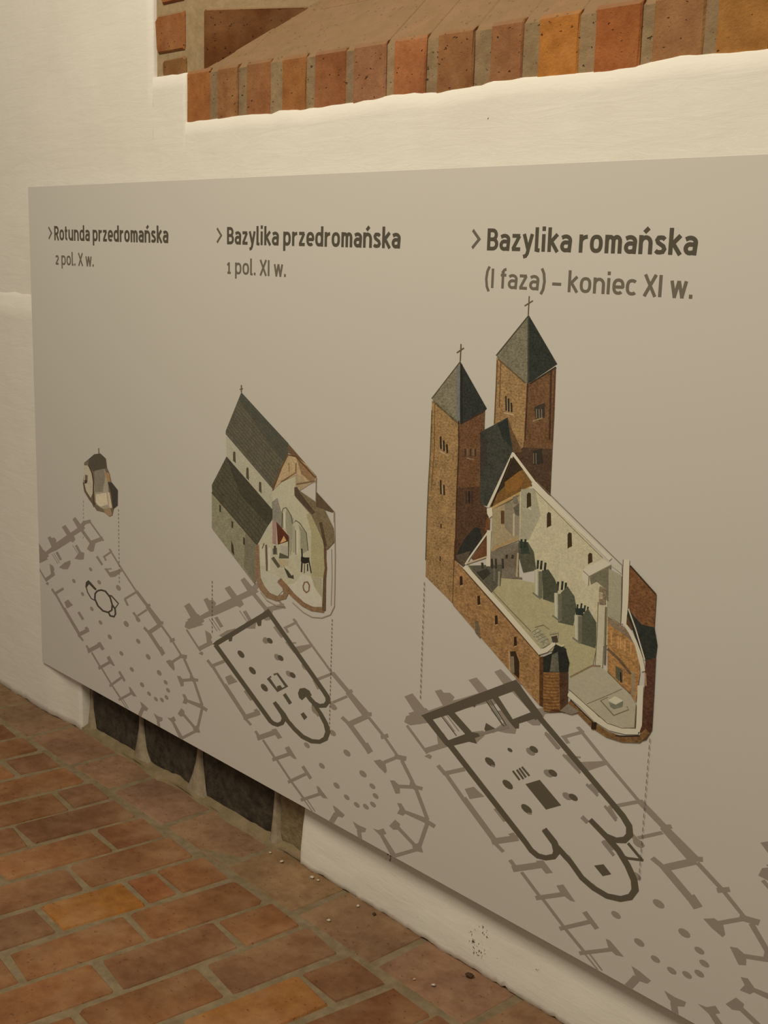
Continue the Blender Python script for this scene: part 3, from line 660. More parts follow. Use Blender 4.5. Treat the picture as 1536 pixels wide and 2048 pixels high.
BLD1 = """0.209,0.171,0.135;0;3823,7363 3830,7198 3886,7207 3879,7371
0.192,0.159,0.112;0.25;3009,6833 3302,6990 3591,7155 3943,7228 4248,7124 4307,6870 4438,6732 4532,6501 4876,6328 4862,5889 4643,5763 4554,5553 4375,5486 4088,5560 3667,5540 3461,5685 3250,5776 2970,5966 2894,6209 2978,6475
0.106,0.093,0.071;0.25;3302,6990 3591,7155 3943,7228 4248,7124 4286,6856 3854,6743 3514,6646 3221,6763
0.56,0.516,0.417;0.25;3005,6750 3207,6779 3393,6628 3503,6376 3490,6051 3339,5853 3081,6021 2954,6254
0.175,0.143,0.098;0.25;3044,6485 3195,6490 3171,6270 3011,6245
0.065,0.051,0.04;0.25;2985,6313 3146,6349 3127,6245 2996,6217
0.416,0.392,0.316;0.25;3605,6634 4168,6814 4342,6506 4379,6019 4453,5766 4091,5643 3639,5716 3550,6132
0.265,0.244,0.194;0.25;3586,6674 4134,6820 4194,6589 4040,6140 3582,6066
0.711,0.642,0.483;0.25;3650,6005 4247,6156 4318,5831 3884,5686 3606,5782
0.443,0.271,0.143;0.25;4165,6733 4404,6733 4478,6510 4314,6484
0.074,0.065,0.053;0.25;4327,6469 4566,6488 4876,6328 4835,5884 4588,5736 4507,6145
0.676,0.573,0.425;0.25;4303,6183 4419,6184 4548,5771 4404,5732
0.378,0.271,0.179;0.25;4091,5657 4439,5763 4541,5568 4361,5490 4102,5562
0.1,0.069,0.04;0;3245,6760 3427,6574 3497,6595 3311,6784
0.1,0.069,0.04;0;3427,6574 3487,6337 3559,6349 3497,6595
0.1,0.069,0.04;0;3487,6337 3443,5790 3515,5804 3559,6349
0.1,0.069,0.04;0;3443,5790 3533,5673 3601,5697 3515,5804
0.125,0.096,0.062;0;2921,6227 3013,6003 3076,6026 2985,6244
0.125,0.096,0.062;0;3013,6003 3295,5812 3353,5837 3076,6026
0.125,0.096,0.062;0;3295,5812 3500,5613 3559,5636 3353,5837
0.354,0.316,0.278;0;2885,5697 2883,5638 2912,5643 2915,5702
0.354,0.316,0.278;0;2880,5579 2877,5520 2907,5525 2909,5584
0.354,0.316,0.278;0;2875,5461 2872,5402 2902,5407 2904,5466
0.354,0.316,0.278;0;2869,5343 2867,5283 2896,5289 2899,5348
0.354,0.316,0.278;0;2864,5224 2862,5165 2891,5170 2894,5229
0.354,0.316,0.278;0;2859,5105 2856,5046 2886,5051 2888,5111
0.354,0.316,0.278;0;2854,4987 2851,4927 2880,4932 2883,4992
0.354,0.316,0.278;0;2848,4867 2845,4808 2875,4813 2878,4873
0.354,0.316,0.278;0;2843,4748 2840,4689 2870,4694 2872,4754
0.354,0.316,0.278;0;2837,4629 2835,4569 2864,4575 2867,4634
0.255,0.225,0.189;0;4869,5785 4867,5728 4901,5734 4903,5790
0.255,0.225,0.189;0;4868,5672 4866,5615 4900,5621 4902,5678
0.255,0.225,0.189;0;4867,5559 4866,5503 4899,5509 4901,5565
0.255,0.225,0.189;0;4866,5446 4865,5390 4898,5396 4900,5453
0.255,0.225,0.189;0;4866,5333 4864,5277 4898,5283 4899,5340
0.255,0.225,0.189;0;4865,5220 4863,5163 4897,5170 4898,5226
0.255,0.225,0.189;0;4864,5107 4862,5050 4896,5056 4898,5113
0.255,0.225,0.189;0;4863,4993 4861,4936 4895,4943 4897,5000
0.255,0.225,0.189;0;4862,4880 4860,4822 4894,4829 4896,4886
0.255,0.225,0.189;0;4861,4766 4859,4708 4893,4715 4895,4772
0.255,0.225,0.189;0;4860,4652 4858,4594 4892,4601 4894,4658
0.255,0.225,0.189;0;4859,4538 4858,4480 4892,4487 4893,4544
0.255,0.225,0.189;0;4858,4423 4857,4366 4891,4373 4892,4430
0.255,0.225,0.189;0;4858,4309 4856,4251 4890,4258 4892,4316
0.255,0.225,0.189;0;4857,4194 4855,4136 4889,4144 4891,4201
0.255,0.225,0.189;0;4856,4079 4854,4022 4888,4029 4890,4086
0.255,0.225,0.189;0;4855,3964 4853,3906 4887,3914 4889,3972
0.255,0.225,0.189;0;4854,3849 4852,3791 4886,3799 4888,3857
0.255,0.225,0.189;0;4853,3734 4851,3676 4885,3683 4887,3741"""
BLD2 = """0.155,0.133,0.093;0.1;10663,9795 10664,9626 10712,9631 10711,9800
0.155,0.133,0.093;0.1;10624,9681 10758,9711 10751,9730 10617,9701
0.166,0.108,0.062;0.3;10688,9628 12520,8643 13562,8044 13554,7932 12887,8356 12525,8429 12429,8653
0.132,0.123,0.09;0.45;10688,9628 12520,8643 12525,8429 12275,8065 11938,7503 10049,8543 10049,8622
0.093,0.097,0.079;0.4;10688,9628 12520,8643 12507,8427 12365,8215 11763,8566 10987,9139 10590,9444
0.083,0.076,0.057;0;10681,9605 12514,8638 12527,8647 10696,9614
0.083,0.076,0.057;0;10636,9534 12473,8559 12486,8568 10651,9544
0.083,0.076,0.057;0;10591,9463 12431,8479 12444,8488 10606,9472
0.083,0.076,0.057;0;10546,9392 12390,8399 12403,8408 10561,9401
0.083,0.076,0.057;0;10501,9320 12348,8319 12361,8328 10516,9330
0.083,0.076,0.057;0;10456,9248 12306,8238 12320,8248 10471,9258
0.083,0.076,0.057;0;10410,9176 12264,8157 12278,8167 10425,9186
0.083,0.076,0.057;0;10365,9104 12222,8076 12236,8086 10380,9113
0.083,0.076,0.057;0;10319,9031 12180,7995 12193,8004 10334,9041
0.083,0.076,0.057;0;10273,8959 12137,7913 12151,7923 10288,8968
0.083,0.076,0.057;0;10227,8886 12095,7831 12109,7841 10242,8895
0.083,0.076,0.057;0;10180,8812 12052,7749 12066,7759 10196,8822
0.083,0.076,0.057;0;10134,8739 12009,7667 12023,7676 10150,8748
0.083,0.076,0.057;0;10087,8665 11966,7584 11980,7594 10103,8675
0.504,0.389,0.237;0.35;12526,8391 12815,8380 13226,8244 13562,8011 13514,7893 13235,7849 12841,8013 12263,7697 11969,7454 12222,7966
0.293,0.193,0.106;0.4;12833,8349 13226,8227 13545,8008 13410,7854 13019,8017
0.145,0.076,0.038;0.1;12520,8368 12797,8364 12832,8396 12532,8401
0.145,0.076,0.038;0.1;12797,8364 13511,7993 13545,8019 12832,8396
0.237,0.127,0.067;0.1;12828,8035 12250,7719 12276,7698 12853,8014
0.166,0.091,0.045;0.1;12499,8400 12248,8045 12303,8039 12552,8391
0.166,0.091,0.045;0.1;12248,8045 11933,7467 11989,7463 12303,8039
0.212,0.127,0.067;0.1;12796,8231 12801,8030 12844,8036 12839,8238
0.255,0.177,0.099;0.1;12551,8196 12555,7993 12584,7997 12580,8200
0.477,0.468,0.377;0.2;10069,8505 11949,7481 11957,6987 10092,7974
0.103,0.086,0.057;0;10361,8136 10401,8177 10458,8156 10476,7939 10476,7892 10362,7935
0.103,0.086,0.057;0;10905,7824 10944,7865 11000,7845 11018,7602 11018,7554 10907,7597
0.103,0.086,0.057;0;11417,7558 11455,7599 11510,7579 11528,7366 11528,7320 11420,7361
0.426,0.341,0.222;0.3;12446,7780 12823,8007 13235,7857 13530,7937 13010,7642 12833,7545 12526,7473
0.518,0.51,0.39;0.15;11931,7422 12300,7711 12807,7926 12834,7478 13427,7217 13826,6841 13950,6462 13953,5787 13876,5086 13307,4963 12757,5140 12495,5270 12305,5417 11816,5010 11501,5242 11412,6055 11942,6747
0.414,0.389,0.237;0.2;13218,7113 13427,7217 13826,6841 13916,6456 13884,5772 13430,5720 13404,6762
0.274,0.266,0.227;0.3;11935,7190 12140,7317 12294,7019 12303,6556 12132,6711 11950,6748
0.345,0.341,0.263;0.2;12514,7127 12756,6940 12726,6635 12717,6194 12647,6018 12582,6470 12469,6634 12461,7002
0.324,0.324,0.237;0.2;12939,6835 13229,6684 13292,6286 13134,6186 13024,6278 13015,6667
0.132,0.123,0.088;0;12337,6632 12341,7015 12308,7011 12303,6626
0.132,0.123,0.088;0;12341,7015 12384,7101 12357,7111 12308,7011
0.132,0.123,0.088;0;12384,7101 12458,7128 12474,7155 12357,7111
0.132,0.123,0.088;0;12458,7128 12538,7084 12565,7100 12474,7155
0.132,0.123,0.088;0;12538,7084 12648,6981 12679,6993 12565,7100
0.132,0.123,0.088;0;12648,6981 12708,6796 12736,6819 12679,6993
0.132,0.123,0.088;0;12708,6796 12849,6893 12845,6919 12736,6819
0.132,0.123,0.088;0;12849,6893 12979,6859 13005,6877 12845,6919
0.132,0.123,0.088;0;12979,6859 13220,6679 13252,6691 13005,6877
0.132,0.123,0.088;0;13220,6679 13294,6285 13325,6294 13252,6691
0.635,0.618,0.508;0;12365,7008 12383,6629 12465,6645 12446,7023
0.109,0.097,0.071;0;12338,6992 12352,6635 12378,6640 12364,6997
0.414,0.401,0.314;0;12720,6749 12744,6130 12838,6150 12814,6767
0.62,0.602,0.492;0;12870,6697 12875,6134 12962,6151 12956,6713
0.12,0.108,0.082;0;12828,6677 12852,6106 12877,6111 12854,6682
0.088,0.071,0.053;0;12562,6466 12565,5954 12606,5963 12603,6473
0.39,0.256,0.247;0.2;11961,6774 12113,6719 12122,6194 11970,6199
0.12,0.04,0.025;0.3;12112,6743 12589,6494 12566,6362 12178,6205
0.667,0.414,0.189;0.2;12405,6464 12503,6362 12260,6256
0.451,0.427,0.364;0.1;12272,6211 12569,6235 12573,6003 12313,6020
0.12,0.114,0.077;0.3;11923,5824 12192,5642 12296,5710 12028,5891
0.159,0.154,0.119;0.3;11972,6070 12142,6127 12163,5967 11993,5932
0.477,0.427,0.279;0.2;12184,5865 12601,5915 12560,5766 12300,5676
0.109,0.108,0.077;0.2;12256,6032 12592,6006 12593,5960 12221,5884
0.07,0.067,0.049;0.2;12419,5713 12784,5603 12805,5510 12583,5501
0.56,0.54,0.404;0.1;12433,5768 12567,5756 12813,5628 12711,5574
0.589,0.571,0.477;0.1;11479,6066 11517,5545 11695,5587 11657,6105
0.145,0.12,0.088;0.1;11684,6107 11732,5472 11809,5490 11761,6124
0.62,0.602,0.508;0.1;11804,6061 11801,5488 11908,5510 11911,6081
0.083,0.071,0.053;0.1;12024,6151 12027,5963 12110,5979 12107,6167
0.139,0.097,0.062;0;11627,6137 11551,5990 11587,5990 11663,6136
0.04,0.034,0.025;0;13051,6283 13074,6059 13128,6069 13104,6295
0.04,0.034,0.025;0;13074,6059 13053,5732 13106,5741 13128,6069
0.029,0.028,0.022;0.1;13057,6101 13207,6109 13367,6141 13334,6009 13175,5953 13049,5984
0.043,0.037,0.028;0;13311,6105 13415,5783 13456,5796 13353,6118
0.061,0.054,0.041;0;13179,5942 13173,5734 13202,5739 13207,5948
0.037,0.034,0.025;0;13278,5974 13283,5803 13325,5812 13321,5983
0.103,0.097,0.069;0.45;10092,8005 11957,7010 11960,6789 11754,6563 11373,6058 9476,7009 9460,7197
0.07,0.067,0.049;0.4;10092,8005 11957,7010 11960,6789 11792,6617 10687,7139 10319,7634
0.061,0.056,0.043;0;10050,7944 11918,6943 11932,6953 10065,7954
0.061,0.056,0.043;0;9981,7845 11854,6840 11869,6850 9997,7855
0.061,0.056,0.043;0;9912,7747 11790,6737 11805,6748 9928,7757
0.061,0.056,0.043;0;9843,7647 11726,6634 11740,6644 9859,7658
0.061,0.056,0.043;0;9773,7548 11661,6530 11675,6541 9789,7558
0.061,0.056,0.043;0;9703,7448 11596,6426 11610,6436 9719,7458
0.061,0.056,0.043;0;9633,7347 11530,6321 11545,6332 9649,7357
0.061,0.056,0.043;0;9562,7246 11465,6216 11480,6226 9578,7256
0.061,0.056,0.043;0;9491,7144 11399,6110 11414,6121 9508,7155
0.293,0.286,0.207;0.35;9459,7006 11373,6053 11363,5288 11286,5041 9463,6096
0.22,0.21,0.155;0.3;10895,6284 11373,6053 11363,5288 11286,5041 10822,5417
0.093,0.071,0.045;0.1;9440,6998 11356,6026 11391,6051 9479,7024
0.065,0.056,0.038;0;9786,6762 9862,6741 9862,6568 9787,6589
0.065,0.056,0.038;0;10308,6444 10383,6423 10383,6262 10309,6282
0.065,0.056,0.038;0;10800,6130 10872,6110 10874,5931 10801,5951
0.061,0.054,0.034;0.1;10294,5947 10390,5842 10436,5588 10312,5662
0.546,0.54,0.462;0.1;11517,5499 12323,5433 12430,5172 12200,4966 11894,4951 11581,5115
0.283,0.193,0.119;0.4;11307,6034 11296,5549 11477,5588 11440,6061
0.283,0.193,0.119;0.4;11296,5549 11297,5197 11516,5271 11477,5588
0.283,0.193,0.119;0.4;11297,5197 11481,4970 11683,5090 11516,5271
0.283,0.193,0.119;0.4;11481,4970 11749,4828 11885,4976 11683,5090
0.283,0.193,0.119;0.4;11749,4828 12155,4831 12171,4964 11885,4976
0.283,0.193,0.119;0.4;12155,4831 12518,4972 12407,5056 12171,4964
0.283,0.193,0.119;0.4;12518,4972 12616,5143 12417,5098 12407,5056
0.283,0.193,0.119;0.4;12616,5143 12545,5300 12371,5199 12417,5098
0.283,0.193,0.119;0.4;12545,5300 12335,5422 12164,5293 12371,5199
0.589,0.578,0.5;0.1;12494,5305 12789,5394 13109,5696 13781,5750 13852,5092 13343,4972 12794,5156
0.414,0.401,0.29;0.15;13430,5720 13798,5753 13828,5304 13578,5477
0.264,0.165,0.096;0.4;12194,5337 12431,5220 12558,5320 12303,5425
0.264,0.165,0.096;0.4;12431,5220 12737,5064 12852,5163 12558,5320
0.264,0.165,0.096;0.4;12737,5064 13117,4935 13207,5040 12852,5163
0.264,0.165,0.096;0.4;13117,4935 13464,4902 13507,5016 13207,5040
0.264,0.165,0.096;0.4;13464,4902 13914,4970 13932,5079 13507,5016
0.145,0.097,0.053;0.3;13975,5029 13967,5789 13871,5771 13851,5001
0.145,0.097,0.053;0.3;13967,5789 13991,6020 13915,6006 13871,5771
0.145,0.097,0.053;0.3;13991,6020 13960,6241 13885,6224 13915,6006
0.145,0.097,0.053;0.3;13960,6241 13959,6509 13871,6491 13885,6224
0.237,0.154,0.082;0.2;13176,5416 13223,5512 13184,5528 13128,5417
0.237,0.154,0.082;0.2;13223,5512 13294,5533 13326,5577 13184,5528
0.237,0.154,0.082;0.2;13294,5533 13357,5482 13409,5499 13326,5577
0.237,0.154,0.082;0.2;13357,5482 13344,5361 13393,5360 13409,5499
0.237,0.154,0.082;0.2;13344,5361 13284,5317 13278,5271 13393,5360
0.237,0.154,0.082;0.2;13284,5317 13206,5343 13160,5317 13278,5271
0.237,0.154,0.082;0.2;13206,5343 13177,5425 13127,5407 13160,5317
0.356,0.291,0.227;0;14198,7352 14258,6301 14285,6306 14225,7357
0.356,0.291,0.227;0;14258,6301 14265,5202 14293,5207 14285,6306
0.356,0.291,0.227;0;14265,5202 14139,4985 14159,4975 14293,5207
0.356,0.291,0.227;0;14139,4985 13840,4839 13844,4821 14159,4975
0.356,0.291,0.227;0;13840,4839 13495,4773 13487,4753 13844,4821
0.356,0.291,0.227;0;13495,4773 13175,4811 13158,4792 13487,4753
0.356,0.291,0.227;0;13175,4811 12771,4950 12752,4932 13158,4792
0.414,0.364,0.302;0;14127,6497 14164,5833 14184,5837 14147,6501
0.414,0.364,0.302;0;14164,5833 14149,5197 14170,5201 14184,5837
0.39,0.318,0.247;0;11512,4900 11770,4751 11791,4771 11537,4917
0.39,0.318,0.247;0;11770,4751 12161,4708 12171,4729 11791,4771
0.39,0.318,0.247;0;12161,4708 12466,4768 12468,4787 12171,4729
0.204,0.165,0.102;0.4;12804,7699 12993,7617 13560,7464 13855,7370 14182,6996 14266,6702 13985,6442 13807,6659 13430,7116 12824,7453
0.098,0.071,0.049;0.3;12777,7665 12790,7481 12984,7582 12882,7696
0.098,0.071,0.049;0.3;12790,7481 13092,7326 13225,7421 12984,7582
0.098,0.071,0.049;0.3;13092,7326 13446,7146 13549,7223 13225,7421
0.126,0.086,0.057;0.3;13553,7707 14218,7351 14112,7326 13580,7356
0.098,0.071,0.045;0.3;13695,7012 13882,6487 13982,6520 13795,7043
0.255,0.214,0.163;0;13548,8017 13545,7484 13573,7488 13576,8021
0.303,0.256,0.198;0;14184,7338 14191,7108 14214,7113 14207,7342
0.22,0.14,0.082;0.2;12851,7739 13517,7921 13509,7946 12842,7764
0.166,0.147,0.112;0;9461,4735 9463,4676 9488,4681 9487,4741
0.166,0.147,0.112;0;9461,4628 9463,4568 9488,4574 9486,4633
0.166,0.147,0.112;0;9461,4520 9463,4461 9488,4467 9486,4526
0.166,0.147,0.112;0;9461,4413 9462,4353 9488,4359 9486,4419
0.166,0.147,0.112;0;9461,4305 9462,4246 9488,4252 9486,4311
0.166,0.147,0.112;0;9461,4197 9462,4138 9488,4144 9486,4203
0.166,0.147,0.112;0;9461,4089 9462,4030 9488,4036 9486,4096
0.166,0.147,0.112;0;9461,3981 9462,3921 9488,3928 9486,3987
0.166,0.147,0.112;0;9461,3873 9462,3813 9487,3819 9486,3879
0.166,0.147,0.112;0;9460,3764 9462,3705 9487,3711 9486,3771
0.166,0.147,0.112;0;9460,3656 9462,3596 9487,3602 9486,3662
0.166,0.147,0.112;0;9460,3547 9462,3487 9487,3494 9486,3554
0.166,0.147,0.112;0;9460,3438 9462,3378 9487,3385 9486,3445
0.166,0.147,0.112;0;14201,4888 14203,4835 14223,4840 14221,4893
0.166,0.147,0.112;0;14201,4792 14202,4739 14222,4744 14220,4797
0.166,0.147,0.112;0;14200,4696 14201,4643 14221,4648 14220,4701
0.166,0.147,0.112;0;14199,4600 14201,4547 14220,4552 14219,4605
0.166,0.147,0.112;0;14198,4503 14200,4450 14220,4455 14218,4508
0.166,0.147,0.112;0;14197,4407 14199,4353 14219,4358 14217,4412
0.166,0.147,0.112;0;14196,4310 14198,4256 14218,4262 14216,4315
0.166,0.147,0.112;0;14195,4213 14197,4160 14217,4165 14215,4218
0.166,0.147,0.112;0;14195,4116 14196,4062 14216,4068 14215,4121
0.166,0.147,0.112;0;14194,4019 14195,3965 14215,3970 14214,4024
0.166,0.147,0.112;0;14193,3921 14195,3868 14215,3873 14213,3927
0.166,0.147,0.112;0;14192,3824 14194,3770 14214,3776 14212,3829
0.166,0.147,0.112;0;14191,3726 14193,3672 14213,3678 14211,3732
0.166,0.147,0.112;0;14190,3628 14192,3575 14212,3580 14210,3634
0.166,0.147,0.112;0;14189,3530 14191,3477 14211,3482 14210,3536
0.166,0.147,0.112;0;14189,3432 14190,3378 14210,3384 14209,3438
0.166,0.147,0.112;0;14188,3334 14189,3280 14209,3286 14208,3340
0.166,0.147,0.112;0;14187,3236 14189,3182 14209,3188 14207,3242
0.166,0.147,0.112;0;14186,3137 14188,3083 14208,3089 14206,3143
0.166,0.147,0.112;0;14185,3039 14187,2984 14207,2990 14205,3045
0.166,0.147,0.112;0;14184,2940 14186,2885 14206,2892 14204,2946
0.166,0.147,0.112;0;14183,2841 14185,2786 14205,2793 14204,2847
0.166,0.147,0.112;0;14183,2742 14184,2687 14204,2693 14203,2748
0.166,0.147,0.112;0;14182,2642 14183,2588 14203,2594 14202,2649
0.166,0.147,0.112;0;14181,2543 14182,2488 14203,2495 14201,2549
0.166,0.147,0.112;0;14180,2444 14182,2389 14202,2395 14200,2450
0.166,0.147,0.112;0;14179,2344 14181,2289 14201,2295 14199,2350"""
